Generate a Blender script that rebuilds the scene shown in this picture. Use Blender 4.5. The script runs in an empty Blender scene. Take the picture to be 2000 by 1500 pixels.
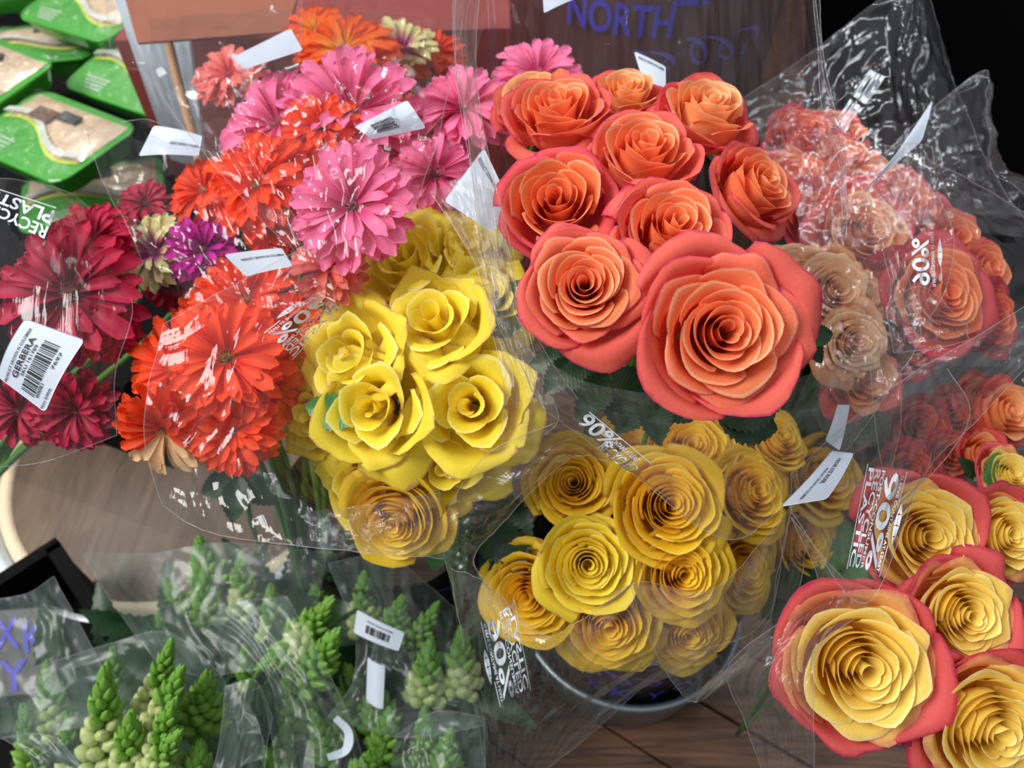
import bpy, math, random
from mathutils import Vector, Matrix, noise
from mathutils.bvhtree import BVHTree
S = bpy.context.scene
COL = S.collection
PI = math.pi
# ------------------------------------------------------------------ camera
PITCH = math.radians(50); F = 1444.4
CAM = Vector((0, 0, 1.6))
D = Vector((0, math.cos(PITCH), -math.sin(PITCH)))      # view axis
R = Vector((1, 0, 0))
U = Vector((0, math.sin(PITCH), math.cos(PITCH)))
cd = bpy.data.cameras.new('camera'); co = bpy.data.objects.new('camera', cd); COL.objects.link(co)
co.location = CAM; co.rotation_euler = (PI/2 - PITCH, 0, 0)
cd.lens = 26; cd.sensor_width = 36; cd.clip_start = 0.01; cd.clip_end = 60
cd.dof.use_dof = True; cd.dof.focus_distance = 0.39; cd.dof.aperture_fstop = 9
S.camera = co
# ------------------------------------------------------------------ light
W = bpy.data.worlds.new('world'); S.world = W; W.use_nodes = True
wn = W.node_tree.nodes; wl = W.node_tree.links
bg = wn['Background']; bg.inputs[1].default_value = .62
tc = wn.new('ShaderNodeTexCoord'); sx = wn.new('ShaderNodeSeparateXYZ'); cr = wn.new('ShaderNodeValToRGB')
wl.new(tc.outputs['Generated'], sx.inputs[0]); wl.new(sx.outputs[2], cr.inputs[0]); wl.new(cr.outputs[0], bg.inputs[0])
cr.color_ramp.elements[0].position = 0.0; cr.color_ramp.elements[0].color = (0.16, 0.165, 0.18, 1)
cr.color_ramp.elements[1].position = 0.8; cr.color_ramp.elements[1].color = (0.92, 0.97, 1.05, 1)
def area(name, loc, tgt, sxx, syy, power, col):
    l = bpy.data.lights.new(name, 'AREA'); l.shape = 'RECTANGLE'; l.size = sxx; l.size_y = syy; l.energy = power; l.color = col
    o = bpy.data.objects.new(name, l); COL.objects.link(o); o.location = loc
    o.rotation_euler = (Vector(tgt) - Vector(loc)).to_track_quat('-Z', 'Y').to_euler(); return o
area('soft_key_light', (-1.9, .0, 3.3), (0, .4, 1.2), 1.3, 1.2, 88, (1, .98, .95))  # added soft key light, out of view; stands for no known window
area('glint_strip_light', (0.3, 1.9, 3.6), (0.1, .4, 1.2), 1.4, .05, 12, (.92, .97, 1))  # this and the next three: unseen strips added to make glints on the cellophane
area('glint_strip_light', (0.5, 3.2, 4.0), (0.1, .4, 1.2), 1.6, .05, 16, (.92, .97, 1))
area('glint_strip_light', (-.7, 2.5, 3.6), (-.1, .4, 1.2), .05, 1.3, 13, (.92, .97, 1))
area('glint_strip_light', (1.3, 2.2, 3.6), (.2, .4, 1.2), .05, 1.2, 11, (.92, .97, 1))
sp = bpy.data.lights.new('sun_patch', 'SPOT'); sp.energy = 150; sp.color = (1, .93, .8); sp.spot_size = math.radians(16); sp.spot_blend = .35; sp.shadow_soft_size = .02
spo = bpy.data.objects.new('sun_patch', sp); COL.objects.link(spo); spo.location = (-2.1, 2.8, 3.9)
spo.rotation_euler = (Vector((-.95, .98, .85)) - spo.location).to_track_quat('-Z', 'Y').to_euler()
S.view_settings.view_transform = 'Standard'; S.view_settings.look = 'None'
S.view_settings.gamma = 1; S.view_settings.use_curve_mapping = False
S.view_settings.exposure = 0.0
S.render.engine = 'CYCLES'
S.cycles.transparent_max_bounces = 32
# ------------------------------------------------------------------ helpers
def P(px, py, z):
    return CAM + z * (D + R * ((px - 1000) / F) - U * ((py - 750) / F))
def axis(lx, ly):                       # direction leaning lx right and ly up as seen, rest toward the viewer
    t = math.sqrt(max(.04, 1 - lx*lx - ly*ly))
    return (R*lx + U*ly - D*t).normalized()
def mesh(name, vs, fs, mat=None, smooth=True, attr=None, uv=None):
    m = bpy.data.meshes.new(name); m.from_pydata([tuple(v) for v in vs], [], fs)
    if mat: m.materials.append(mat)
    if smooth: m.polygons.foreach_set('use_smooth', [True]*len(m.polygons))
    if attr:
        a = m.color_attributes.new('pt', 'FLOAT_COLOR', 'POINT')
        flat = [c for x in attr for c in (x[0], x[1], x[2], 1.0)]
        a.data.foreach_set('color', flat)
    if uv:
        l = m.uv_layers.new(name='UVMap'); idx = [0]*len(m.loops); m.loops.foreach_get('vertex_index', idx)
        l.data.foreach_set('uv', [c for i in idx for c in uv[i]])
    m.update(); return m
def obj(name, me, parent=None, loc=None, mw=None, kind=None, label=None):
    o = bpy.data.objects.new(name, me); COL.objects.link(o)
    if parent: o.parent = parent
    if mw is not None: o.matrix_local = mw
    elif loc is not None: o.location = loc
    if kind: o['kind'] = kind
    if label: o['label'] = label
    return o
def tag(o, label, cat, group=None):
    o['label'] = label; o['category'] = cat
    if group: o['group'] = group
    return o
def thing(name, label, cat, loc=(0, 0, 0), rot=None, scale=1, group=None):
    o = bpy.data.objects.new(name, None); COL.objects.link(o); o.empty_display_size = .02
    M = Matrix.Translation(loc)
    if rot is not None: M = M @ rot.to_matrix().to_4x4()
    o.matrix_local = M @ Matrix.Scale(scale, 4)
    MW[o.name] = M @ Matrix.Scale(scale, 4)
    return tag(o, label, cat, group)
MW = {}
def gridf(nu, nv, off=0, wrap=False):
    f = []
    for j in range(nv-1):
        for i in range(nu-1 if not wrap else nu):
            a = off + j*nu + i; b = off + j*nu + (i+1) % nu
            f.append((a, b, b+nu, a+nu))
    return f
def tube_data(pts, r, n=6, r2=None):
    vs = []; fs = []; k = len(pts)
    for i, p in enumerate(pts):
        p = Vector(p); t = (Vector(pts[min(i+1, k-1)]) - Vector(pts[max(i-1, 0)])).normalized()
        a = t.orthogonal().normalized() if i == 0 else (a - t*a.dot(t)).normalized()
        b = t.cross(a); rr = r if r2 is None else r + (r2-r)*i/(k-1)
        for q in range(n):
            an = 2*PI*q/n; vs.append(p + a*math.cos(an)*rr + b*math.sin(an)*rr)
    fs = gridf(n, k, 0, True)
    fs.append(tuple(range(n))[::-1]); fs.append(tuple(range((k-1)*n, k*n)))
    return vs, fs
def box_data(c, s, M=None, bev=0):
    vs = [Vector((c[0]+x*s[0]/2, c[1]+y*s[1]/2, c[2]+z*s[2]/2)) for z in (-1, 1) for y in (-1, 1) for x in (-1, 1)]
    if M: vs = [M @ v for v in vs]
    return vs, [(0,2,3,1), (4,5,7,6), (0,1,5,4), (2,6,7,3), (0,4,6,2), (1,3,7,5)]
# ------------------------------------------------------------------ materials
def mat(name):
    m = bpy.data.materials.new(name); m.use_nodes = True; nt = m.node_tree
    return m, nt.nodes, nt.links, nt.nodes['Principled BSDF']
def rgb(h):
    h = h.lstrip('#'); c = [int(h[i:i+2], 16)/255 for i in (0, 2, 4)]
    return tuple((x/12.92 if x <= .04045 else ((x+.055)/1.055)**2.4) for x in c) + (1,)
def plain(name, col, rough=.6, metal=0, bump=0, bscale=60, var=0, coat=0):
    m, n, l, b = mat(name); b.inputs['Base Color'].default_value = rgb(col); b.inputs['Roughness'].default_value = rough; b.inputs['Metallic'].default_value = metal
    b.inputs['Coat Weight'].default_value = coat
    if bump or var:
        t = n.new('ShaderNodeTexCoord'); nz = n.new('ShaderNodeTexNoise'); nz.inputs['Scale'].default_value = bscale; nz.inputs['Detail'].default_value = 5
        l.new(t.outputs['Object'], nz.inputs['Vector'])
        if bump:
            bp = n.new('ShaderNodeBump'); bp.inputs['Strength'].default_value = bump; bp.inputs['Distance'].default_value = .002
            l.new(nz.outputs[0], bp.inputs['Height']); l.new(bp.outputs[0], b.inputs['Normal'])
        if var:
            h = n.new('ShaderNodeHueSaturation'); h.inputs['Color'].default_value = rgb(col)
            mr = n.new('ShaderNodeMapRange'); mr.inputs[3].default_value = 1-var; mr.inputs[4].default_value = 1+var
            l.new(nz.outputs[0], mr.inputs[0]); l.new(mr.outputs[0], h.inputs['Value']); l.new(h.outputs[0], b.inputs['Base Color'])
    return m
def math_node(n, l, op, a, b=None, clamp=False):
    x = n.new('ShaderNodeMath'); x.operation = op; x.use_clamp = clamp
    for i, q in enumerate((a, b)):
        if q is None: continue
        if isinstance(q, (int, float)): x.inputs[i].default_value = q
        else: l.new(q, x.inputs[i])
    return x.outputs[0]
def mixc(n, l, f, a, b):
    x = n.new('ShaderNodeMix'); x.data_type = 'RGBA'
    for i, q in ((0, f), (6, a), (7, b)):
        if isinstance(q, (int, float)): x.inputs[i].default_value = q
        elif isinstance(q, tuple): x.inputs[i].default_value = q
        else: l.new(q, x.inputs[i])
    return x.outputs[2]
def petal_mat(name, base, body, rim, outer, back, edge, edge_lo=.86, t_lo=.8, t_hi=1.0, trans=.28, vein=14, blotch=None, rimw=.93):
    """pt = (order in the bloom 0 heart..1 guard petal, height along petal, nearness to edge)"""
    m, n, l, b = mat(name)
    at = n.new('ShaderNodeAttribute'); at.attribute_name = 'pt'; sp = n.new('ShaderNodeSeparateColor'); l.new(at.outputs['Color'], sp.inputs[0])
    t, v, e = sp.outputs[0], sp.outputs[1], sp.outputs[2]
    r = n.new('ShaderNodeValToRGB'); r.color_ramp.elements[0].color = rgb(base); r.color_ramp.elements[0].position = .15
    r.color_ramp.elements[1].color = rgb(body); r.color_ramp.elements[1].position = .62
    x = r.color_ramp.elements.new(rimw); x.color = rgb(body); x = r.color_ramp.elements.new(min(1., rimw+.06)); x.color = rgb(rim)  # rim: paler petal edge, with its highlight painted into the colour
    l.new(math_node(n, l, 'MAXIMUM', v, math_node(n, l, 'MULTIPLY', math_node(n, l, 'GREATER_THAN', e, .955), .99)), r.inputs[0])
    mr = n.new('ShaderNodeMapRange'); mr.inputs[1].default_value = t_lo; mr.inputs[2].default_value = t_hi; l.new(t, mr.inputs[0])
    c = mixc(n, l, mr.outputs[0], r.outputs[0], rgb(outer))
    geo = n.new('ShaderNodeNewGeometry')
    uvn = n.new('ShaderNodeTexCoord'); nz = n.new('ShaderNodeTexNoise'); nz.inputs['Scale'].default_value = 3.2; nz.inputs['Detail'].default_value = 3
    l.new(uvn.outputs['Object'], nz.inputs['Vector'])
    c = mixc(n, l, math_node(n, l, 'MULTIPLY', math_node(n, l, 'MULTIPLY', geo.outputs['Backfacing'], .8), mr.outputs[0]), c, rgb(back))
    # edge stain on the outer petals
    er = n.new('ShaderNodeMapRange'); er.inputs[1].default_value = edge_lo; er.inputs[2].default_value = 1.0
    l.new(math_node(n, l, 'ADD', e, math_node(n, l, 'MULTIPLY', math_node(n, l, 'SUBTRACT', nz.outputs[0], .5), .10 if edge_lo > .93 else .35)), er.inputs[0])
    tm = n.new('ShaderNodeMapRange'); tm.inputs[1].default_value = t_lo-.15; tm.inputs[2].default_value = t_lo+.15; l.new(t, tm.inputs[0])
    c = mixc(n, l, math_node(n, l, 'MULTIPLY', math_node(n, l, 'MULTIPLY', er.outputs[0], tm.outputs[0]), .85), c, rgb(edge))
    # fine veins
    mp = n.new('ShaderNodeMapping'); mp.inputs['Scale'].default_value = (vein, 1.2, 1); l.new(uvn.outputs['UV'], mp.inputs[0])
    n2 = n.new('ShaderNodeTexNoise'); n2.inputs['Scale'].default_value = 3; n2.inputs['Detail'].default_value = 4; l.new(mp.outputs[0], n2.inputs['Vector'])
    hs = n.new('ShaderNodeHueSaturation'); l.new(c, hs.inputs['Color'])
    vr = n.new('ShaderNodeMapRange'); vr.inputs[1].default_value = .3; vr.inputs[2].default_value = .7; vr.inputs[3].default_value = .96; vr.inputs[4].default_value = 1.03
    l.new(n2.outputs[0], vr.inputs[0]); l.new(vr.outputs[0], hs.inputs['Value'])
    bp = n.new('ShaderNodeBump'); bp.inputs['Strength'].default_value = .2; bp.inputs['Distance'].default_value = .0006; l.new(n2.outputs[0], bp.inputs['Height'])
    l.new(hs.outputs[0], b.inputs['Base Color']); l.new(bp.outputs[0], b.inputs['Normal'])
    b.inputs['Roughness'].default_value = .55; b.inputs['Specular IOR Level'].default_value = .3
    tr = n.new('ShaderNodeBsdfTranslucent'); l.new(hs.outputs[0], tr.inputs[0])
    mx = n.new('ShaderNodeMixShader'); mx.inputs[0].default_value = trans; l.new(b.outputs[0], mx.inputs[1]); l.new(tr.outputs[0], mx.inputs[2])
    l.new(mx.outputs[0], n['Material Output'].inputs[0]); return m
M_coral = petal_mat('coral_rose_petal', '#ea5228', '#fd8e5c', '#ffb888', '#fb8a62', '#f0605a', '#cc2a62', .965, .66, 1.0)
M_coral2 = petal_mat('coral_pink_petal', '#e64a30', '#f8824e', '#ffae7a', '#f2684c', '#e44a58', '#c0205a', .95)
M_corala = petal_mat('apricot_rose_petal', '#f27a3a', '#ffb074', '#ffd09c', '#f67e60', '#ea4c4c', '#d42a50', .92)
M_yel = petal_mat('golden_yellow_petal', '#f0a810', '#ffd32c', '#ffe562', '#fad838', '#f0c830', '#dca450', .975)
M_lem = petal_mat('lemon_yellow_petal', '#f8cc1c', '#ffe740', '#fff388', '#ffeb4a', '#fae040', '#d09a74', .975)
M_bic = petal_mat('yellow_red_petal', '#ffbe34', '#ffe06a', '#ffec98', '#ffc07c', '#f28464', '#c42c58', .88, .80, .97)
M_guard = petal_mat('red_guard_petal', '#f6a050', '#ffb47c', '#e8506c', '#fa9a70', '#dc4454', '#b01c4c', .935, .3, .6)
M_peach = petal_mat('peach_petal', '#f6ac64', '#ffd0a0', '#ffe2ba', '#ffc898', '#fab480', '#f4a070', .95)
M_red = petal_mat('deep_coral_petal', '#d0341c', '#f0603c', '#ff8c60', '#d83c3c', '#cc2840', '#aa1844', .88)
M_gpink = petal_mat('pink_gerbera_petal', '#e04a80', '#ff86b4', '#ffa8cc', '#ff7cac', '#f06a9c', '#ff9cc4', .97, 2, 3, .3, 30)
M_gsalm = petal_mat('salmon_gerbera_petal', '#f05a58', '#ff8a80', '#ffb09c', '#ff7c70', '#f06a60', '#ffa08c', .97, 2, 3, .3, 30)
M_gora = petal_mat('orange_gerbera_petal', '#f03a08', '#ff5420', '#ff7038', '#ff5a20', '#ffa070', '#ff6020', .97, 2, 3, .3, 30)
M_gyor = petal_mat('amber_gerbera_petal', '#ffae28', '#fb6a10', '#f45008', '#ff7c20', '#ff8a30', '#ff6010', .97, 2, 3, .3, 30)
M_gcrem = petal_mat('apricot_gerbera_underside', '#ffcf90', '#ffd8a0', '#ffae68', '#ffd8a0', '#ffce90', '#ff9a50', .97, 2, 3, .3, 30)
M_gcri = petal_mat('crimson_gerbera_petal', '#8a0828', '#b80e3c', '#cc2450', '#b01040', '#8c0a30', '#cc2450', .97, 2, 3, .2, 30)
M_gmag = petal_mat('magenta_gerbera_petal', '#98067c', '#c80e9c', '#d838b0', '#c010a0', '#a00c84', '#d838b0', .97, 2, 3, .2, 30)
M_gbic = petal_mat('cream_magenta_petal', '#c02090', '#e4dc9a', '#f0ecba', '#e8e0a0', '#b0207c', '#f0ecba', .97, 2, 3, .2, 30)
def leaf_mat(name, c1, c2, trans=.15):
    m, n, l, b = mat(name); t = n.new('ShaderNodeTexCoord'); nz = n.new('ShaderNodeTexNoise'); nz.inputs['Scale'].default_value = 2; l.new(t.outputs['Generated'], nz.inputs['Vector'])
    w = n.new('ShaderNodeTexWave'); w.bands_direction = 'Y'; w.inputs['Scale'].default_value = 5; w.inputs['Distortion'].default_value = 3; l.new(t.outputs['UV'], w.inputs['Vector'])
    c = mixc(n, l, nz.outputs[0], rgb(c1), rgb(c2)); l.new(c, b.inputs['Base Color'])
    bp = n.new('ShaderNodeBump'); bp.inputs['Strength'].default_value = .15; bp.inputs['Distance'].default_value = .0004; l.new(w.outputs[1], bp.inputs['Height']); l.new(bp.outputs[0], b.inputs['Normal'])
    b.inputs['Roughness'].default_value = .42
    tr = n.new('ShaderNodeBsdfTranslucent'); l.new(c, tr.inputs[0]); mx = n.new('ShaderNodeMixShader'); mx.inputs[0].default_value = trans
    l.new(b.outputs[0], mx.inputs[1]); l.new(tr.outputs[0], mx.inputs[2]); l.new(mx.outputs[0], n['Material Output'].inputs[0]); return m
M_leaf = leaf_mat('rose_leaf', '#0e2814', '#20481f')
M_leafl = leaf_mat('light_leaf', '#3a7038', '#5c9450')
M_stem = plain('green_stem', '#4a7a34', .5)
M_sepal = leaf_mat('sepal', '#3c6a2c', '#7a9a4a')
M_bud = leaf_mat('tuberose_bud_green', '#7cae40', '#a4d060', .25)
M_budt = leaf_mat('tuberose_tip_green', '#659c38', '#8cbc4c', .2)
M_budp = leaf_mat('tuberose_bud_pale', '#c4d27a', '#dfe6b0', .3)
M_white = leaf_mat('tuberose_white', '#f2f0e4', '#fffdf4', .3)
M_disc = plain('gerbera_disc', '#6a5226', .8, 0, .8, 120, .4)
M_discd = plain('gerbera_disc_dark', '#3c2a20', .8, 0, .8, 120, .5)
M_sta = plain('gerbera_stamen', '#e0a040', .7); M_stap = plain('gerbera_stamen_pink', '#e87898', .7); M_stac = plain('gerbera_stamen_crimson', '#b05058', .7)
def film_mat(name, haze=.05, tint=(.96, .965, .97), hz=(.9, .93, .96), spec=.55, bump=.5, streak=(26, 2.5), rough=.07):
    m, n, l, b = mat(name); n.remove(b)
    t = n.new('ShaderNodeTexCoord'); mp = n.new('ShaderNodeMapping'); mp.inputs['Scale'].default_value = (streak[0], streak[1], 1); l.new(t.outputs['UV'], mp.inputs[0])
    nz = n.new('ShaderNodeTexNoise'); nz.inputs['Scale'].default_value = 1; nz.inputs['Detail'].default_value = 3; nz.inputs['Distortion'].default_value = 1.2; l.new(mp.outputs[0], nz.inputs['Vector'])
    n2 = n.new('ShaderNodeTexNoise'); n2.inputs['Scale'].default_value = 6; n2.inputs['Detail'].default_value = 2; n2.inputs['Distortion'].default_value = 2.0; l.new(t.outputs['UV'], n2.inputs['Vector'])
    bp = n.new('ShaderNodeBump'); bp.inputs['Strength'].default_value = bump; bp.inputs['Distance'].default_value = .0025
    l.new(math_node(n, l, 'ADD', nz.outputs[0], n2.outputs[0]), bp.inputs['Height'])
    tr = n.new('ShaderNodeBsdfTransparent'); tr.inputs[0].default_value = tint + (1,)
    df = n.new('ShaderNodeBsdfDiffuse'); df.inputs[0].default_value = hz + (1,); tl = n.new('ShaderNodeBsdfTranslucent'); tl.inputs[0].default_value = hz + (1,)
    hm = n.new('ShaderNodeMixShader'); hm.inputs[0].default_value = .5; l.new(df.outputs[0], hm.inputs[1]); l.new(tl.outputs[0], hm.inputs[2])
    m1 = n.new('ShaderNodeMixShader'); hr = n.new('ShaderNodeMapRange'); hr.inputs[1].default_value = .3; hr.inputs[2].default_value = .75; hr.inputs[3].default_value = haze*.45; hr.inputs[4].default_value = haze*1.9
    l.new(nz.outputs[0], hr.inputs[0]); l.new(hr.outputs[0], m1.inputs[0]); l.new(tr.outputs[0], m1.inputs[1]); l.new(hm.outputs[0], m1.inputs[2])
    gl = n.new('ShaderNodeBsdfGlossy'); gl.inputs['Roughness'].default_value = rough; l.new(bp.outputs[0], gl.inputs['Normal'])
    lw = n.new('ShaderNodeLayerWeight'); lw.inputs[0].default_value = .5; l.new(bp.outputs[0], lw.inputs['Normal'])
    f = math_node(n, l, 'ADD', math_node(n, l, 'MULTIPLY', math_node(n, l, 'POWER', lw.outputs['Facing'], 4.0), spec), .028 if name.startswith('creased') or name.startswith('milky') else .042)
    m2 = n.new('ShaderNodeMixShader'); l.new(f, m2.inputs[0]); l.new(m1.outputs[0], m2.inputs[1]); l.new(gl.outputs[0], m2.inputs[2])
    l.new(m2.outputs[0], n['Material Output'].inputs[0]); return m
M_film = film_mat('clear_cellophane', .014, spec=.45, bump=.22)
M_filmm = film_mat('milky_cellophane', .085, (.90, .94, .92), (.70, .84, .80), .12, .05, (9, 3), .25)
M_filmh = film_mat('creased_cellophane', .028, (.94, .95, .955), (.92, .93, .97), .5, .28, (30, 2))
M_filmv = film_mat('streaked_cellophane', .055, (.94, .94, .93), (.86, .86, .82), .55, .35, (34, 2.2))
M_edge = film_mat('cellophane_cut_edge', .2, (.95, .95, .95), (.95, .95, .97), .8, 0)
M_print = plain('white_film_print', '#e4ecf4', .5)
M_label = plain('white_paper_label', '#c6cfdc', .55)
M_black = plain('black_label_print', '#15161a', .6)
M_blue = plain('blue_bag_print', '#3a2cae', .6); M_lav = plain('lavender_bag_print', '#5e4ca6', .6)
M_bag = plain('dark_printed_bag', '#1d1416', .5, 0, .3, 40)
M_bagr = plain('maroon_printed_bag', '#4e1e1c', .55, 0, .3, 30, .2)
M_blk = plain('black_plastic', '#040405', .75)
M_blk.node_tree.nodes['Principled BSDF'].inputs['Specular IOR Level'].default_value = .12
M_grn = plain('green_tray_plastic', '#3d9a30', .3, 0, .15, 20, .12, .5); M_grnd = plain('dark_green_tray', '#14601c', .35); M_lime = plain('lime_line', '#c8dc30', .4)
M_food = plain('tan_wrapped_food', '#c8ae92', .25, 0, 1.0, 28, .35, .6); M_brownl = plain('brown_pack_label', '#5a3a2a', .5); M_dark = plain('dark_pack_print', '#2a2a28', .5)
M_gray = plain('grey_logo_print', '#b8bab4', .5)
M_card = plain('brown_kraft_board', '#94543a', .85, 0, .3, 50, .12)
M_wb = plain('white_foam_board', '#c9d4dc', .5); M_wood = plain('pale_stick_wood', '#c49468', .6, 0, .2, 30, .15)
M_terra = plain('terracotta_crate_panel', '#8e3a34', .7, 0, .4, 12, .25)
M_zinc = plain('galvanised_zinc', '#8b9aa0', .38, .85, .2, 14, .2); M_conc = plain('grey_concrete', '#7d8a92', .45, 0, .2, 6, .12)
M_tub = plain('white_enamel', '#d8e0e2', .25, 0, 0, 10, 0, .5)
def wood_mat(name, c1, c2, sc=(1, 14, 1), rough=.5):
    m, n, l, b = mat(name); t = n.new('ShaderNodeTexCoord'); mp = n.new('ShaderNodeMapping'); mp.inputs['Scale'].default_value = sc; l.new(t.outputs['Object'], mp.inputs[0])
    nz = n.new('ShaderNodeTexNoise'); nz.inputs['Scale'].default_value = 5; nz.inputs['Detail'].default_value = 8; nz.inputs['Distortion'].default_value = 1.5; l.new(mp.outputs[0], nz.inputs['Vector'])
    r = n.new('ShaderNodeValToRGB'); r.color_ramp.elements[0].position = .32; r.color_ramp.elements[1].position = .68; r.color_ramp.elements[0].color = rgb(c1); r.color_ramp.elements[1].color = rgb(c2)
    l.new(nz.outputs[0], r.inputs[0]); l.new(r.outputs[0], b.inputs['Base Color']); b.inputs['Roughness'].default_value = rough
    bp = n.new('ShaderNodeBump'); bp.inputs['Strength'].default_value = .3; bp.inputs['Distance'].default_value = .002; l.new(nz.outputs[0], bp.inputs['Height']); l.new(bp.outputs[0], b.inputs['Normal']); return m
M_plank = wood_mat('brown_deck_wood', '#3a2418', '#71503a', (1.2, 16, 4)); M_lid = wood_mat('pale_lid_wood', '#4e3d30', '#6c5846', (9, 1.2, 1))
M_dkw = wood_mat('dark_knotty_wood', '#4a2414', '#a06038', (2, 9, 3)); M_cream = plain('cream_lid_rim', '#dcc8a8', .5)
# ------------------------------------------------------------------ text cache
TX = {}
def cache_text(words):
    os_ = []
    for w_ in words:
        c = bpy.data.curves.new('t', 'FONT'); c.body = w_; c.size = 1; c.offset = .018; c.resolution_u = 3
        o = bpy.data.objects.new('t', c); COL.objects.link(o); os_.append((w_, o))
    dg = bpy.context.evaluated_depsgraph_get()
    for w_, o in os_:
        m = o.evaluated_get(dg).to_mesh(); vs = [(v.co.x, v.co.y) for v in m.vertices]; fs = [tuple(p.vertices) for p in m.polygons]
        x0 = min(v[0] for v in vs); x1 = max(v[0] for v in vs); y0 = min(v[1] for v in vs); y1 = max(v[1] for v in vs)
        TX[w_] = ([((x-x0)/(x1-x0), (y-y0)/(y1-y0)) for x, y in vs], fs)
    for w_, o in os_:
        c = o.data; bpy.data.objects.remove(o); bpy.data.curves.remove(c)
LOGO = [('SLEEVE CONTAINS AT LEAST', .04, .74, .96, .80), ('90%', .03, .44, .97, .72), ('POST-CONSUMER', .03, .35, .97, .42), ('RECYCLED', .03, .215, .97, .33), ('PLASTIC', .03, .085, .97, .20)]
cache_text([x[0] for x in LOGO] + ['GERBERA', 'PRODUCT GROWN IN COLOMBIA', 'SKU 161789', '00081', '7697', 'Non Edible', 'FEOR DZ ROSE', 'SKU', '3', 'NO', 'EN', 'NORTH', 'X', 'Y', 'ROSE', 'K', 'LOVE', 'TUBEROSE', 'GARDEN'])
def lay(items):                       # items (word, x0, y0, x1, y1) -> 2D mesh in the unit box
    vs = []; fs = []
    for it in items:
        if it[0] == '#':               # filled polygon
            o = len(vs); vs += it[1]; fs.append(tuple(range(o, len(vs)))); continue
        w_, x0, y0, x1, y1 = it; a, b = TX[w_]; o = len(vs)
        vs += [(x0+(x1-x0)*x, y0+(y1-y0)*y) for x, y in a]; fs += [tuple(i+o for i in f) for f in b]
    return vs, fs
def rect(x0, y0, x1, y1): return ('#', [(x0, y0), (x1, y0), (x1, y1), (x0, y1)])
def leafpoly():
    out = []; cx = []
    for k in range(13):
        s = k/12; w_ = .06*math.sin(PI*s**.8); cx.append((.30+.42*s, .90+.03*s, w_))
    up = [(x, y+w_) for x, y, w_ in cx]; lo = [(x, y-w_+.008*0) for x, y, w_ in cx]
    a = [('#', [up[i], up[i+1], (cx[i+1][0], cx[i+1][1]+.004), (cx[i][0], cx[i][1]+.004)]) for i in range(12) if i % 3 != 2]
    b = [('#', [lo[i], lo[i+1], (cx[i+1][0], cx[i+1][1]-.004), (cx[i][0], cx[i][1]-.004)]) for i in range(12) if i % 3 != 2]
    c = [('#', [up[i], up[i+1], (cx[i+1][0]-.018, cx[i+1][1]+.004), (cx[i][0], cx[i][1]+.004)]) for i in range(12) if i % 3 == 2]
    d = [('#', [lo[i], lo[i+1], (cx[i+1][0]-.018, cx[i+1][1]-.004), (cx[i][0], cx[i][1]-.004)]) for i in range(12) if i % 3 == 2]
    return a+b+c+d
LOGO_ITEMS = LOGO + leafpoly() + [rect(0, .825, .34, .84), rect(.70, .835, 1, .85), rect(.0, .045, 1, .058)]
def bil(q, x, y):                     # q = TL, TR, BR, BL as (px,py,z)
    tl, tr, br, bl = [Vector(c) for c in q]
    return (tl*(1-x)+tr*x)*y + (bl*(1-x)+br*x)*(1-y)
# ------------------------------------------------------------------ setting
def structure(name, vs, fs, m, smooth=False):
    return obj(name, mesh(name, vs, fs, m, smooth), kind='structure')
v, f = box_data((0, 2, -.05), (9, 9, .1)); structure('floor', v, f, M_conc)
v, f = box_data((.3, 3.2, 1.5), (7, .1, 3.4)); structure('wall_back', v, f, M_bag)
exec('''
TABLE = .68
tb = thing('display_table', 'dark brown plank display table under the metal tub of yellow roses', 'table', (.35, .55, TABLE))
k = 0
rt = Matrix.Rotation(math.radians(-32), 4, 'Z')
for i in range(-7, 9):
    v, f = box_data((0, i*.085, -.012 - .0015*((i*7) % 3)), (1.35, .082, .024), rt)
    o = obj('plank', mesh('plank', v, f, M_plank, False), tb)
for a, b in ((-.45, -.35), (.45, -.35), (-.45, .45), (.45, .45)):
    v, f = box_data((a, b, -.36), (.07, .07, .63)); obj('leg', mesh('leg', v, f, M_plank, False), tb)
v, f = box_data((0, 0, -.05), (1.0, .9, .035)); obj('table_frame', mesh('frame', v, f, M_plank, False), tb)
''')
def lathe(prof, n=64):
    vs = [(r*math.cos(2*PI*i/n), r*math.sin(2*PI*i/n), z) for r, z in prof for i in range(n)]
    return vs, gridf(n, len(prof), 0, True)
# round wooden lid on a white tub, lower left
lc = P(375, 868, 1.12); HH = lc.z
tub = thing('wood_topped_tub', 'round white tub with a pale wooden top, left of the green tuberoses', 'tub', (lc.x, lc.y, 0))
v, f = lathe([(a*1.14, b) for a, b in [(.20, 0), (.235, HH-.04), (.252, HH), (.256, HH+.01), (.250, HH+.016), (.240, HH+.012), (.236, HH-.01)]]); obj('tub_wall', mesh('tub_wall', v, f, M_tub), tub)
v, f = lathe([(a*1.14, b) for a, b in [(.0, HH-.001), (.218, HH-.001), (.220, HH-.003), (.220, HH-.02)]]); obj('wooden_top', mesh('wooden_top', v, f, M_lid), tub)
v, f = lathe([(a*1.14, b) for a, b in [(.219, HH-.003), (.221, HH+.004), (.234, HH+.004), (.236, HH-.003), (.236, HH-.02)]]); obj('rim', mesh('rim', v, f, M_cream), tub)
v, f = lathe([(a*1.14, b) for a, b in [(0, .002), (.2, 0)]]); obj('base', mesh('base', v, f, M_tub), tub)
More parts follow.
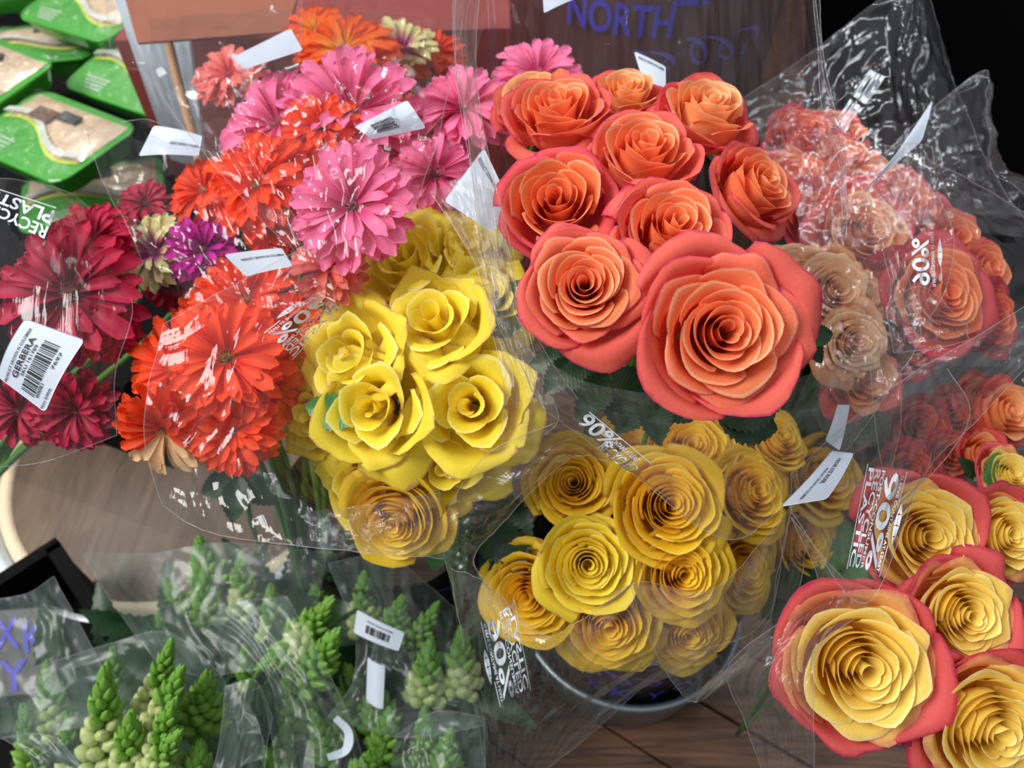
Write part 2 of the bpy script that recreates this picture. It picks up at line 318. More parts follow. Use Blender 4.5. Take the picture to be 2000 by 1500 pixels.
# metal tub under the yellow roses
bc = P(1250, 1385, .775); bc = Vector((bc.x, bc.y+.128, TABLE))
mt = thing('metal_tub', 'round galvanised metal tub on the brown planks below the yellow roses', 'tub', bc)
HB = max(.05, P(1250, 1385, .775).z - TABLE)
v, f = lathe([(.0, .002), (.118, .002), (.128, HB-.01), (.131, HB-.003), (.131, HB), (.127, HB+.002), (.124, HB), (.122, HB-.02), (.116, .01)]); obj('tub_wall', mesh('mtub', v, f, M_zinc), mt)
def printed_bag(name, label, ctr, r, h, m, words, grp='dark printed bags around the stems'):
    t = thing(name, label, 'bag', ctr, group=grp)
    n = 72; prof = [(r*.94, 0), (r*.97, h*.3), (r, h*.6), (r*1.03, h)]
    vs = []
    for r_, z in prof:
        for i in range(n):
            a = 2*PI*i/n; q = r_*(1+.012*math.sin(a*9+z*30)); vs.append((q*math.cos(a), q*math.sin(a), z))
    vs += [(x*.985, y*.985, z) for x, y, z in vs]
    fs = gridf(n, 4, 0, True) + [tuple(reversed(q)) for q in gridf(n, 4, 4*n, True)]
    obj('paper_wall', mesh('bag', vs, fs, m), t)
    for (w_, a0, a1, z0, z1, mm) in words:
        a, b = TX[w_]; vv = []
        for x, y in a:
            an = a0+(a1-a0)*x; z = z0+(z1-z0)*y; rr = r*(.94+.09*z/h)*1.02+.0012; vv.append((rr*math.cos(an), rr*math.sin(an), z))
        obj('bag_lettering', mesh('bag_lettering', vv, b, mm, False), t)
    return t
def swirl(t, r, h, a0, a1, z0, z1, loops, m, w_=.0022):
    vs = []; n = 28*loops
    for i in range(n+1):
        q = i/n; ph = q*loops*2*PI; an = a0+(a1-a0)*q+.32*(a1-a0)/loops*1.6*math.sin(ph); z = (z0+z1)/2+(z1-z0)/2*math.cos(ph*1.0+.6*math.sin(q*5))
        for sg in (-1, 1):
            zz = z+sg*w_*(.6+.5*math.sin(ph)); aa = an+sg*w_/r*.7; rr = r*(.94+.09*zz/h)*1.02+.0013; vs.append((rr*math.cos(aa), rr*math.sin(aa), zz))
    obj('bag_swirl', mesh('bag_swirl', vs, gridf(2, n+1), m, False), t)
def beads(t, r, z, a0, a1, n, m):
    vs = []; fs = []
    for i in range(n):
        an = a0+(a1-a0)*i/n; o = len(vs)
        for q in range(8):
            b = 2*PI*q/8; vs.append(((r+.0)*math.cos(an+.018*math.cos(b)), r*math.sin(an+.018*math.cos(b)), z+.0022*math.sin(b)))
        fs.append(tuple(range(o, o+8)))
    obj('bag_border', mesh('bag_border', vs, fs, m, False), t)
pb = printed_bag('printed_bag', 'dark printed bag with blue letters standing in the metal tub', (bc.x, bc.y, TABLE+.01), .115, .19, M_bag,
    [('X', -PI/2-.5, -PI/2-.38, .105, .125, M_blue), ('K', -PI/2-.26, -PI/2-.06, .095, .125, M_blue), ('Y', -PI/2+.06, -PI/2+.22, .09, .115, M_blue)])
swirl(pb, .115, .19, -PI/2+.25, -PI/2+1.1, .10, .13, 3, M_lav); swirl(pb, .115, .19, -PI/2-.6, -PI/2+.7, .145, .17, 5, M_lav)
beads(pb, .119, .062+.02, -PI/2-.2, -PI/2+.9, 17, M_lav)
# bags further back / left / bottom left
c2 = P(1290, 150, .84)
pb2 = printed_bag('printed_bag', 'maroon printed bag with violet letters standing behind the coral roses', (c2.x, c2.y+.17, c2.z-.36), .17, .62, M_bagr,
    [('EN', -PI/2+.0, -PI/2+.42, .44, .495, M_blue), ('NORTH', -PI/2-.66, -PI/2+.02, .405, .44, M_blue)])
swirl(pb2, .17, .62, -PI/2+.12, -PI/2+.72, .375, .405, 3, M_lav); swirl(pb2, .17, .62, -PI/2-.2, -PI/2+.1, .37, .39, 2, M_lav)
c3 = P(800, 1130, .80)
pb3 = printed_bag('printed_bag', 'dark printed bag with lavender script behind the right-hand tuberoses', (c3.x-.03, c3.y+.10, c3.z-.2), .12, .215, M_bag,
    [])
swirl(pb3, .12, .215, -PI/2-.2, -PI/2+1.1, .15, .195, 4, M_lav, .0018); swirl(pb3, .12, .215, -PI/2-.2, -PI/2+1.1, .10, .13, 6, M_lav, .0015)
def crate(name, label, px, py, z, size, rotz, m, mi, letters=None, c=None):
    c = c or P(px, py, z); t = thing(name, label, 'crate', c, Matrix.Rotation(rotz, 3, 'Z').to_quaternion())
    w_, d_, h_ = size
    for nm, cc, ss in (('side_panel', (-w_/2, 0, -h_/2), (.008, d_, h_)), ('side_panel', (w_/2, 0, -h_/2), (.008, d_, h_)), ('end_panel', (0, d_/2, -h_/2), (w_, .008, h_)), ('end_panel', (0, -d_/2, -h_/2), (w_, .008, h_)), ('base', (0, 0, -h_+.004), (w_, d_, .008))):
        v, f = box_data(cc, ss); obj(nm, mesh(nm, v, f, m, False), t)
    for a, b, ss in ((0, d_/2, (w_+.016, .016, .012)), (0, -d_/2, (w_+.016, .016, .012)), (-w_/2, 0, (.016, d_, .012)), (w_/2, 0, (.016, d_, .012))):
        v, f = box_data((a, b, .0), ss); obj('rim', mesh('rim', v, f, mi, False), t)
    for w2, x0, x1, y0, y1 in (letters or []):
        a, b = TX[w2]; obj('crate_lettering', mesh('crate_lettering', [(x0+(x1-x0)*x, -d_/2-.0055, y0+(y1-y0)*y) for x, y in a], b, M_blue, False), t)
    return t
ap = P(105, 1070, .90); ww, dd = .46, .80
crate('black_crate', 'black crate holding the green tuberoses, its corner at lower left', 0, 0, 0, (ww, dd, .093), math.radians(45), M_blk, M_blk, None, ap-Vector(((ww-dd)/2*.7071, (ww+dd)/2*.7071, 0)))
cb = P(1890, 700, .93)
bk = thing('black_bucket', 'black bucket under the filmed coral roses at the right edge', 'bucket', (cb.x, cb.y+.12, .67))
v, f = lathe([(.0, .004), (.15, .004), (.19, .20), (.20, .205), (.20, .212), (.188, .212), (.15, .02), (0, .02)]); obj('bucket_wall', mesh('bucket_wall', v, f, M_blk), bk)
v, f = lathe([(.0, .17), (.18, .17)]); obj('water', mesh('water', v, f, M_bag), bk)
# hidden-by-flowers dark surroundings
def slab(name, label, cat, px, py, z, size, rot, m, kind=None):
    c = P(px, py, z); v, f = box_data((0, 0, 0), size)
    t = obj(name, mesh(name, v, f, m, False), mw=Matrix.Translation(c) @ rot)
    if kind: t['kind'] = kind
    else: tag(t, label, cat)
    return t
Rx = lambda a: Matrix.Rotation(math.radians(a), 4, 'X'); Ry = lambda a: Matrix.Rotation(math.radians(a), 4, 'Y'); Rz = lambda a: Matrix.Rotation(math.radians(a), 4, 'Z')
slab('terracotta_box', 'dull red carton standing behind the pink gerberas', 'box', 740, 330, 1.22, (.62, .12, .50), Rz(4), M_terra)
slab('black_backdrop', 'black cabinet behind the clear sleeves at the upper right', 'backdrop', 1800, 60, 1.35, (.95, .3, .9), Rz(-12), M_blk)  # plain black box added as a dark backdrop
slab('dark_wood_post', 'dark knotty wooden post beside the maroon bag at the top', 'post', 1500, 30, .90, (.07, .07, .7), Ry(-16), M_dkw)
# white board and kraft sign on a stick
def board_data(q, inv, nx=6, ny=4, th=.004):
    vs = [inv @ P(*bil(q, x/nx, 1-y/ny)) for y in range(ny+1) for x in range(nx+1)]; n0 = len(vs); vs += [a + D*th for a in vs]
    fs = gridf(nx+1, ny+1) + [tuple(reversed(a)) for a in gridf(nx+1, ny+1, n0)]
    rm = [i for i in range(nx+1)] + [nx+(nx+1)*j for j in range(1, ny+1)] + [n0-1-i for i in range(1, nx+1)] + [(nx+1)*ny-(nx+1)*j for j in range(1, ny)]
    return vs, fs + [(rm[i], rm[(i+1) % len(rm)], rm[(i+1) % len(rm)]+n0, rm[i]+n0) for i in range(len(rm))]
v, f = board_data([(203, -60, .86), (352, -60, .90), (400, 330, .92), (332, 310, .86)], Matrix.Identity(4), th=.008)
tag(obj('white_board', mesh('white_board', v, f, M_wb, False)), 'white foam board standing between green packs and pink gerberas', 'board')
sh = thing('printed_card', 'dark card with blue letters under the pointed milky sleeve, bottom left', 'card', P(20, 1250, .80))
iv = Matrix.Translation(-P(20, 1250, .80)); q = [(-90, 1200, .80), (96, 1185, .80), (110, 1350, .77), (-90, 1370, .77)]
v, f = board_data(q, iv, th=.003); obj('card_sheet', mesh('card_sheet', v, f, M_bag, False), sh)
for w_, x0, y0, x1, y1 in (('X', .42, .55, .68, .92), ('K', .72, .48, .95, .85), ('Y', .45, .05, .75, .42)):
    a, b = TX[w_]; obj('card_lettering', mesh('card_lettering', [iv @ (P(*bil(q, x0+(x1-x0)*x, y0+(y1-y0)*y))-D*.0012) for x, y in a], b, M_blue, False), sh)
sg = thing('kraft_sign', 'blank brown kraft sign on a wooden stick above the pink gerberas', 'sign', P(345, 330, .80))
inv = Matrix.Translation(-P(345, 330, .80))
q = [(228, -60, .80), (600, -70, .83), (560, 62, .80), (268, 84, .77)]
vs = [inv @ P(*bil(q, x/6, 1-y/4)) for y in range(5) for x in range(7)]; vs2 = [a + D*.004 for a in vs]
fs = gridf(7, 5) + [tuple(reversed(a)) for a in gridf(7, 5, 35)]
rim_ = [i for i in range(7)] + [6+7*j for j in range(1, 5)] + [34-i for i in range(1, 7)] + [28-7*j for j in range(1, 4)]
fs += [(rim_[i], rim_[(i+1) % len(rim_)], rim_[(i+1) % len(rim_)]+35, rim_[i]+35) for i in range(len(rim_))]
obj('sign_board', mesh('sign_board', vs+vs2, fs, M_card, False), sg)
v, f = tube_data([inv @ P(300, -40, .83), inv @ P(345, 150, .83), inv @ P(385, 290, .83), inv @ P(400, 400, .85)], .0055, 8); obj('stick', mesh('stick', v, f, M_wood), sg)
# ------------------------------------------------------------------ green packs
def rounded(w_, h_, r, n=5):
    o = []
    for cx, cy, a0 in ((w_/2-r, h_/2-r, 0), (-w_/2+r, h_/2-r, 90), (-w_/2+r, -h_/2+r, 180), (w_/2-r, -h_/2+r, 270)):
        for k in range(n+1):
            a = math.radians(a0+90*k/n); o.append((cx+r*math.cos(a), cy+r*math.sin(a)))
    return o
def loft(rings, cap=True):
    vs = []; n = len(rings[0][0])
    for pts, z in rings: vs += [(x, y, z) for x, y in pts]
    fs = gridf(n, len(rings), 0, True)
    if cap: fs.append(tuple(range(n))[::-1]); fs.append(tuple(range((len(rings)-1)*n, len(rings)*n)))
    return vs, fs
PK = {}
def pack_proto():
    w_, h_ = .20, .14
    v, f = loft([(rounded(w_*.86, h_*.84, .02), 0), (rounded(w_*.96, h_*.96, .022), .026), (rounded(w_, h_, .024), .028), (rounded(w_, h_, .024), .031), (rounded(w_*.98, h_*.98, .023), .032)])
    PK['tray'] = mesh('tray', v, f, M_grn, False)
    # window: wavy edged tan area bulging up
    n = 28; pts = []
    for i in range(n+1):
        s = i/n; pts.append((-.09+.18*s, -.012+.022*math.sin(s*PI*1.6+.6)))
    top = [(x, .055) for x, y in reversed(pts)]
    vs = []; nv = 6
    for j in range(nv+1):
        for i in range(n+1):
            x, y0 = pts[i]; y = y0+(.058-y0)*j/nv; b = math.sin(PI*i/n)*math.sin(PI*min(1, j/nv)); vs.append((x, y, .0325+.007*max(0, b)**.6+.0025*noise.noise(Vector((x*60, y*60, 3)))*b))
    PK['food'] = mesh('food', vs, gridf(n+1, nv+1), M_food)
    def band(off0, off1, z):
        vs = [(x, y+off0, z) for x, y in pts] + [(x, y+off1, z) for x, y in pts]; return vs, gridf(n+1, 2)
    v, f = band(-.0045, 0.0005, .0333); PK['line'] = mesh('lime_line', v, f, M_lime, False)
    v, f = band(.001, .011, .0405); PK['grey'] = mesh('grey_band', v, f, M_gray)
    v, f = box_data((-.028, .02, .0415), (.04, .024, .0012)); PK['bl'] = mesh('brown_label', v, f, M_brownl, False)
    v, f = box_data((.012, .03, .0415), (.036, .018, .0012)); PK['dl'] = mesh('dark_label', v, f, M_dark, False)
    vs = []; fs = []
    for r_ in range(4):
        v, f = box_data((-.05+.002*r_, -.035-.007*r_, .0327), (.05-.006*r_, .0022, .0006)); o = len(vs); vs += v; fs += [tuple(i+o for i in q) for q in f]
    PK['lines'] = mesh('print_lines', vs, fs, M_gray, False)
pack_proto()
M_wrapf = film_mat('pack_wrap_film', .03, (.97, .97, .97), (.95, .95, .95), .5, 1.0, (18, 5), .12)
vs = []
for j in range(21):
    for i in range(29):
        x = -.096+.192*i/28; y = -.066+.132*j/20; vs.append((x, y, .0425+.004*noise.noise(Vector((x*35, y*80, 1)))+.002*noise.noise(Vector((x*90, y*90, 4))) - .008*max(abs(x)/.096, abs(y)/.066)**6))
PK['wrap'] = mesh('wrap', vs, gridf(29, 21), M_wrapf, True, None, [(i/28, j/20) for j in range(21) for i in range(29)])
def pack(px, py, z, rz, tilt, label, brown=False, rx=0):
    c = P(px, py, z)
    t = thing('food_pack', label, 'food pack', c, (Rz(rz) @ Rx(tilt) @ Ry(rx)).to_3x3().to_quaternion(), group='green packs at the upper left')
    obj('tray', PK['tray'], t); obj('food', PK['food'], t, label='tan contents seen through the window')
    obj('wavy_line', PK['line'], t); obj('window_border', PK['grey'], t); obj('print_lines', PK['lines'], t); obj('wrap_film', PK['wrap'], t)
    if brown: obj('brown_label', PK['bl'], t)
    obj('dark_label', PK['dl'], t)
pack(-20, 175, 1.10, -32, 8, 'green pack at the left edge with tan window, third from the bottom', False)
pack(120, 300, 1.02, -30, 4, 'largest green pack, brown label and shiny tan window, nearest of all', True)
pack(195, 45, 1.22, -28, 10, 'green pack at the top, left of the white board', False)
pack(290, 175, 1.16, -28, 12, 'green pack half hidden behind the white board', False)
pack(40, -10, 1.32, 18, 6, 'green pack cut by the top left corner', False)
pack(200, 410, 1.12, 20, 0, 'green pack low down, half under clear film above crimson gerberas', False)
pack(90, 120, 1.27, 12, 0, 'dark shaded green pack underneath the others in the gap', False)
c = P(120, 210, 1.15); v, f = box_data((0, 0, 0), (.95, .85, .5))
tag(obj('tray_stand', mesh('tray_stand', v, f, M_blk, False), mw=Matrix.Translation((c.x-.1, c.y+.1, .62)) @ Rz(-20)), 'black stand under the stacked green packs', 'stand')
# ------------------------------------------------------------------ roses
def petal(rng, t, phi, st, nu, nv, guard=False):
    R_ = .07+.93*t**st['rp']
    wide = guard and rng.random() < st.get('wide', .35)
    if guard: R_ = 1.0+.08*rng.random()+(.08 if wide else 0)
    H = st['h'] - st['drop']*t**2 + rng.uniform(-.03, .03)
    if guard: H = st['h']*(st.get('gh', .72) if wide else rng.uniform(.62, .92))
    Wd = 1.9 - 1.05*min(1, t*1.25) + rng.uniform(-.12, .12)
    if guard: Wd = .85 if wide else 1.05
    curl = st['curl']*(.22+.78*t**1.2)*rng.uniform(.7, 1.3); tip = st['tip']*t*rng.uniform(.5, 1.3)
    if guard: curl *= 1.5 if wide else .8
    rb = .06+.26*t; sd = rng.uniform(0, 50); sp_ = .13*(1-.4*t); vs = []; at = []; uv = []
    sq = st['sq']; ruf = st['ruf']*(.3+t)
    flare = .10*t*rng.uniform(.4, 1.4)
    for j in range(nv):
        v = j/(nv-1)
        for i in range(nu):
            u = -1+2*i/(nu-1); au = abs(u)
            ang = phi + u*Wd*(.30+.70*min(1, v*1.7)**.8)*(1-.10*max(0, v-.7)/.3)
            s = math.sin(min(v/.72, 1)*PI/2)**st.get('full', .75)
            r = rb+(R_-rb)*s
            z = H*(v**1.15)*(1-.20*au**3*v)
            q = max(0, (v-.66)/.34)
            cf = max(.15, 1-.55*au**2) if st['tip'] > .1 else 1
            r += curl*cf*(.30*q*q+.14*q) + flare*q*(1-au)
            z -= curl*cf*(.42*q**3)
            z += tip*math.exp(-(u/.22)**2)*q*.35; r += tip*math.exp(-(u/.25)**2)*q*.35
            r *= 1+sp_*u*(.4+.6*v)
            w_ = noise.noise(Vector((u*2.2+sd, v*1.5, sd*.3)))*.5+noise.noise(Vector((u*5+sd, v*2, 7)))*.28
            r += ruf*w_*v**2*(.5+.6*t); z += ruf*.9*w_*v**3
            if sq: r *= 1-sq*math.cos(5*(ang-phi))*0
            vs.append((r*math.cos(ang), r*math.sin(ang), z))
            e = max(v, .55+.45*au) if v > .35 else v
            at.append((t if not guard else 1.0, v, e)); uv.append((u*.5+.5, v))
    return vs, at, uv
ROSE = {}
STY = {
 'coral': dict(n=19, rp=.95, h=1.42, drop=.25, curl=.42, tip=.10, sq=0, ruf=.06, g=6, gh=.58, wide=.35, full=.55),
 'coralopen': dict(n=27, rp=1.0, h=1.10, drop=.34, curl=.55, tip=.16, sq=0, ruf=.06, g=4, gh=.70, wide=.5),
 'yellow': dict(n=32, rp=.95, h=1.1, drop=.38, curl=.34, tip=.10, sq=0, ruf=.075, g=4, gh=.6),
 'loose': dict(n=11, rp=1.05, h=1.5, drop=.55, curl=.85, tip=.42, sq=0, ruf=.19, g=5, gh=.6, wide=.5),
 'bicolor': dict(n=30, rp=.98, h=1.0, drop=.36, curl=.46, tip=.26, sq=0, ruf=.055, g=5, gh=.52),
 'peach': dict(n=30, rp=.8, h=1.0, drop=.45, curl=.5, tip=.1, sq=0, ruf=.26, g=2, gh=.6),
 'small': dict(n=16, rp=.95, h=1.35, drop=.3, curl=.5, tip=.2, sq=0, ruf=.08, g=3, gh=.7)}
def rose_proto(style, seed, m, mg=None, nu=11, nv=9):
    key = (style, seed, m.name, nu)
    if key in ROSE: return ROSE[key]
    rng = random.Random(seed*17+3); st = STY[style]; L = []; n = st['n']; ph = rng.uniform(0, 6)
    for i in range(n):
        t = (i+.5)/n; ph += 2.399+rng.uniform(-.25, .25)
        v, a, uv = petal(rng, t, ph, st, nu, nv); L.append(mesh('petal', v, gridf(nu, nv), m, True, a, uv))
    for i in range(st['g']):
        ph += 2*PI/st['g']+rng.uniform(-.3, .3); v, a, uv = petal(rng, 1, ph, st, nu, nv, True); L.append(mesh('petal', v, gridf(nu, nv), mg or m, True, a, uv))
    ROSE[key] = L; return L
def leaf_mesh(name, m, ln=1.0, wd=.5, seed=0, fold=.25, n=22):
    vs = []; uv = []
    for j in range(n+1):
        s = j/n; w_ = wd/2*math.sin(PI*s**.85)**.8*(1+.10*((j % 2)*2-1)*(0 < j < n))
        for i in range(5):
            u = -1+i/2; x = w_*u; vs.append((x, ln*s, -.22*s*s*ln+fold*abs(x)+.03*noise.noise(Vector((x*4, s*4, seed))))); uv.append((i/4, s))
    return mesh(name, vs, gridf(5, n+1), m, True, None, uv)
LEAFM = [leaf_mesh('leaf', M_leaf, 1, .62, k) for k in range(3)]; LEAFL = leaf_mesh('leaf', M_leafl, 1, .6, 5); SEPM = leaf_mesh('sepal', M_sepal, 1, .28, 2, .1, 10)
v, f = loft([([(r*math.cos(2*PI*i/10), r*math.sin(2*PI*i/10)) for i in range(10)], z) for r, z in ((.07, -.30), (.16, -.2), (.22, -.08), (.2, .04))]); CAL = mesh('calyx', v, f, M_sepal)
def look(ax, spin=0):
    z = ax.normalized(); x = Vector((0, 1, 0)).cross(z)
    if x.length < .1: x = Vector((1, 0, 0))
    x.normalize(); y = z.cross(x)
    M = Matrix((x, y, z)).transposed(); return (M @ Matrix.Rotation(spin, 3, 'Z')).to_quaternion()
def add_stem(t, start, foot, r=.0022, nm='stem'):
    inv = MW[t.name].inverted(); a = Vector(start); f_ = Vector(foot); dn = MW[t.name].to_3x3() @ Vector((0, 0, -1)); dn.normalize()
    L = (f_-a).length; pts = []
    b = a+dn*L*.25; c = f_+Vector((0, 0, 1))*L*.3
    for k in range(9):
        s = k/8; pts.append(inv @ (a*(1-s)**3+b*3*s*(1-s)**2+c*3*s*s*(1-s)+f_*s**3))
    sc = MW[t.name].to_scale()[0]; v, f = tube_data(pts, r/sc, 6); return obj(nm, mesh(nm, v, f, M_stem), t)
def rose(px, py, Dp, z, lx, ly, style, seed, m, label, grp, foot, mg=None, hi=False, leaves=3, spin=None, sep=True):
    st = STY[style]; rad = Dp*z/F/2; ax = axis(lx, ly); s = rad/1.08
    top = P(px, py, z); base = top-ax*(st['h']*.92*s)
    rng = random.Random(seed*31+int(px)+7*int(py)); rot = look(ax, spin if spin is not None else rng.uniform(0, 6))
    t = thing('rose', label, 'rose', base, rot, s, grp)
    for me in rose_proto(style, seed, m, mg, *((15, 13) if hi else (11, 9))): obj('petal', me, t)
    obj('calyx', CAL, t)
    if sep:
        for k in range(5):
            obj('sepal', SEPM, t, mw=Rz(72*k+20) @ Matrix.Translation((0, .16, -.05)) @ Rx(rng.uniform(-50, 20)) @ Matrix.Scale(.75, 4))
    for k in range(leaves):
        obj('leaf', rng.choice(LEAFM), t, mw=Matrix.Translation((0, 0, -.35-.25*k)) @ Rz(rng.uniform(0, 360)) @ Matrix.Translation((0, .25, 0)) @ Rx(rng.uniform(-15, 40)) @ Matrix.Scale(rng.uniform(1.0, 1.4), 4))
    add_stem(t, base-ax*.28*s, foot); return t
G1 = 'coral roses of the front bunch'; f1 = Vector((.10, .31, .72))
for a in [
 (1035, 165, 150, .50, -.30, .55, 'coral', 1, M_corala, 'small apricot rose at the upper left, half behind a larger coral rose'),
 (1085, 185, 185, .45, -.10, .58, 'coral', 2, M_coral, 'coral rose at upper left with pink-red guard petal, tilted up'),
 (1225, 158, 135, .50, .0, .6, 'coral', 3, M_corala, 'smallest coral rose at the top centre, before the white tag'),
 (1395, 185, 178, .45, .15, .56, 'coral', 1, M_corala, 'tall apricot-hearted rose at the top right of the front bunch'),
 (1265, 268, 200, .42, .05, .50, 'coral', 4, M_coral, 'coral rose in the upper middle above the notched-petal rose'),
 (1085, 378, 205, .405, -.12, .20, 'coral', 5, M_coral2, 'coral pink rose at the left edge of the front bunch'),
 (1325, 425, 200, .385, .08, .34, 'coral', 6, M_coral, 'coral rose in the middle, above the largest bloom'),
 (1505, 345, 165, .43, .50, .32, 'coral', 3, M_coral, 'coral rose at right edge turned away to the right'),
 (1142, 550, 222, .352, -.05, .10, 'coralopen', 7, M_coral, 'second largest coral rose, open, at the lower left of the bunch'),
 (1425, 645, 305, .325, .02, .02, 'coralopen', 8, M_coral, 'largest coral rose, fully open, at the front of the bunch')]:
    rose(*a, G1, f1, None, True, 4 if a[1] > 500 else 2)
G2 = 'yellow roses of the left bunch'; f2 = Vector((-.06, .33, .72))
for a in [
 (775, 480, 190, .50, -.25, .40, 'loose', 1, M_lem, 'lemon yellow rose at the top left of the left bunch'),
 (915, 465, 150, .51, .1, .45, 'loose', 2, M_lem, 'lemon yellow rose below the white price label'),
 (835, 610, 190, .47, -.2, .38, 'loose', 3, M_lem, 'upright lemon yellow rose in the centre with scorched petal tips'),
 (965, 570, 150, .49, .12, .30, 'loose', 4, M_lem, 'small lemon yellow rosebud beside the creased film'),
 (735, 612, 140, .51, -.4, .30, 'loose', 2, M_lem, 'lemon yellow rose half hidden between two larger ones'),
 (660, 688, 195, .47, -.38, .15, 'loose', 5, M_lem, 'lemon yellow rose at left edge beside the orange gerberas'),
 (715, 800, 200, .455, -.18, -.02, 'loose', 6, M_lem, 'lemon yellow rose with pointed petals beside the green leaf'),
 (915, 790, 210, .455, -.05, .08, 'loose', 3, M_lem, 'lemon yellow rose with rolled petals at the right of the bunch'),
 (590, 810, 150, .50, -.5, .0, 'loose', 4, M_lem, 'lemon yellow rose hanging out over the orange gerberas'),
 (865, 915, 190, .48, .0, -.2, 'loose', 1, M_lem, 'lemon yellow rose low in the bunch above the open golden one'),
 (690, 950, 160, .50, -.3, -.25, 'loose', 6, M_lem, 'lemon yellow rose at the bottom left, partly under film'),
 (765, 1030, 190, .485, -.1, -.35, 'yellow', 3, M_yel, 'golden rose lowest in the left bunch, wholly under film')]:
    rose(*a, G2, f2, None, False, 2)
G3 = 'golden roses of the lower bunch'; f3 = bc+Vector((0, 0, .03))
for a in [
 (1118, 940, 165, .52, -.15, .25, 'yellow', 1, M_yel, 'golden rose at the upper left, clear of the film'),
 (1150, 1105, 185, .50, -.05, .15, 'yellow', 2, M_lem, 'golden rose in the middle with one upright folded petal'),
 (1315, 985, 215, .50, .05, .2, 'yellow', 3, M_yel, 'large golden rose upper right beneath the drooping film tip'),
 (1340, 1125, 180, .50, .12, .05, 'yellow', 4, M_yel, 'golden rose right of centre, its lower half under film'),
 (1025, 1170, 185, .52, -.35, .0, 'yellow', 5, M_yel, 'golden rose at left edge beside the printed 90% mark'),
 (1190, 1230, 205, .51, -.05, -.2, 'yellow', 1, M_yel, 'golden rose at the bottom under bright glints'),
 (1350, 1245, 165, .53, .1, -.2, 'yellow', 2, M_yel, 'golden rose bottom right with brownish heart'),
 (1355, 865, 180, .55, .1, .45, 'yellow', 4, M_yel, 'golden rose at the top, blurred under the front film'),
 (1240, 865, 150, .57, -.1, .5, 'yellow', 5, M_yel, 'golden rose at the top left of the bunch behind the white print'),
 (1485, 955, 165, .54, .35, .3, 'yellow', 1, M_yel, 'golden rose at the right beside the curled white label'),
 (1470, 1120, 160, .55, .45, .0, 'yellow', 3, M_yel, 'golden rose at the far right, entirely behind film'),
 (1530, 850, 120, .57, .3, .5, 'yellow', 2, M_yel, 'golden rose peeping out under the dark green leaf'),
 (1625, 925, 150, .60, .3, .3, 'yellow', 4, M_yel, 'dim golden rose behind the film above the curled label'),
 (1590, 1060, 150, .60, .4, .1, 'yellow', 5, M_yel, 'dim golden rose behind film left of the recycled plastic print')]:
    rose(*a, G3, f3, None, False, 2)
G4 = 'yellow and red roses at the lower right'; f4 = Vector((.25, .23, .72))
for a in [
 (1700, 1315, 300, .40, -.05, .05, 'bicolor', 1, M_bic, 'largest yellow rose with red-edged guard petals, bottom right'),
 (1825, 1050, 225, .44, .0, .15, 'bicolor', 2, M_bic, 'yellow rose with pink-tipped petals below the orange ones'),
 (1905, 1205, 205, .42, .1, .1, 'bicolor', 3, M_bic, 'creamy yellow rose in the middle of the red and yellow bunch'),
 (1985, 1045, 170, .45, .2, .15, 'bicolor', 4, M_bic, 'yellow rose with crimson rims cut by the right edge'),
 (1965, 1440, 270, .40, .1, -.05, 'bicolor', 5, M_bic, 'yellow rose cut by the bottom right corner'),
 (1985, 925, 120, .52, .2, .4, 'bicolor', 2, M_bic, 'small yellow and red rose at the right edge, farthest back')]:
    rose(*a, G4, f4, M_guard, True, 2)
G5 = 'coral roses under film at the right'; f5 = Vector((.33, .52, .70))
for a in [
 (1705, 445, 180, .60, .1, .15, 'coralopen', 3, M_corala, 'open apricot rose under film, largest of the right bunch'),
 (1650, 300, 132, .66, -.1, .45, 'small', 1, M_coral2, 'coral rose at the top left of the filmed right bunch'),
 (1570, 245, 126, .68, -.1, .4, 'small', 2, M_red, 'dark red rose behind film right of the front bunch'),
 (1560, 330, 132, .66, -.1, .4, 'small', 3, M_coral2, 'coral rose directly behind the front bunch, at its right edge'),
 (1735, 345, 144, .65, .1, .4, 'small', 3, M_corala, 'apricot rose below the dark clear film, upper middle'),
 (1800, 395, 144, .63, .2, .3, 'small', 1, M_coral2, 'coral rose left of the printed film fold'),
 (1600, 410, 132, .63, -.2, .2, 'small', 2, M_red, 'red-backed rose peeping left of the open apricot one'),
 (1880, 460, 144, .62, .3, .2, 'small', 2, M_coral2, 'coral rose right of the printed film fold'),
 (1945, 520, 132, .61, .4, .2, 'small', 3, M_coral2, 'coral rose at the right end of the filmed bunch'),
 (1860, 570, 204, .56, .2, .1, 'coralopen', 7, M_coral2, 'large red coral rose under film near the right edge'),
 (1760, 570, 156, .58, .0, .1, 'small', 1, M_red, 'red coral rose behind the printed 100 mark'),
 (1960, 620, 132, .60, .4, .0, 'small', 1, M_red, 'small red coral rose low at the right edge of the filmed bunch'),
 (1800, 660, 144, .58, .1, .0, 'small', 3, M_red, 'deep red rose low in the filmed bunch'),
 (1640, 240, 108, .70, .0, .5, 'small', 2, M_coral2, 'farthest coral rose of the filmed right bunch'),
 (1700, 745, 132, .56, .0, -.1, 'small', 2, M_corala, 'apricot rose seen through the low double film')]:
    rose(*a, G5, f5, None, False, 2)
G6 = 'peach ruffled flowers right of the front bunch'; f6 = Vector((.26, .43, .70))
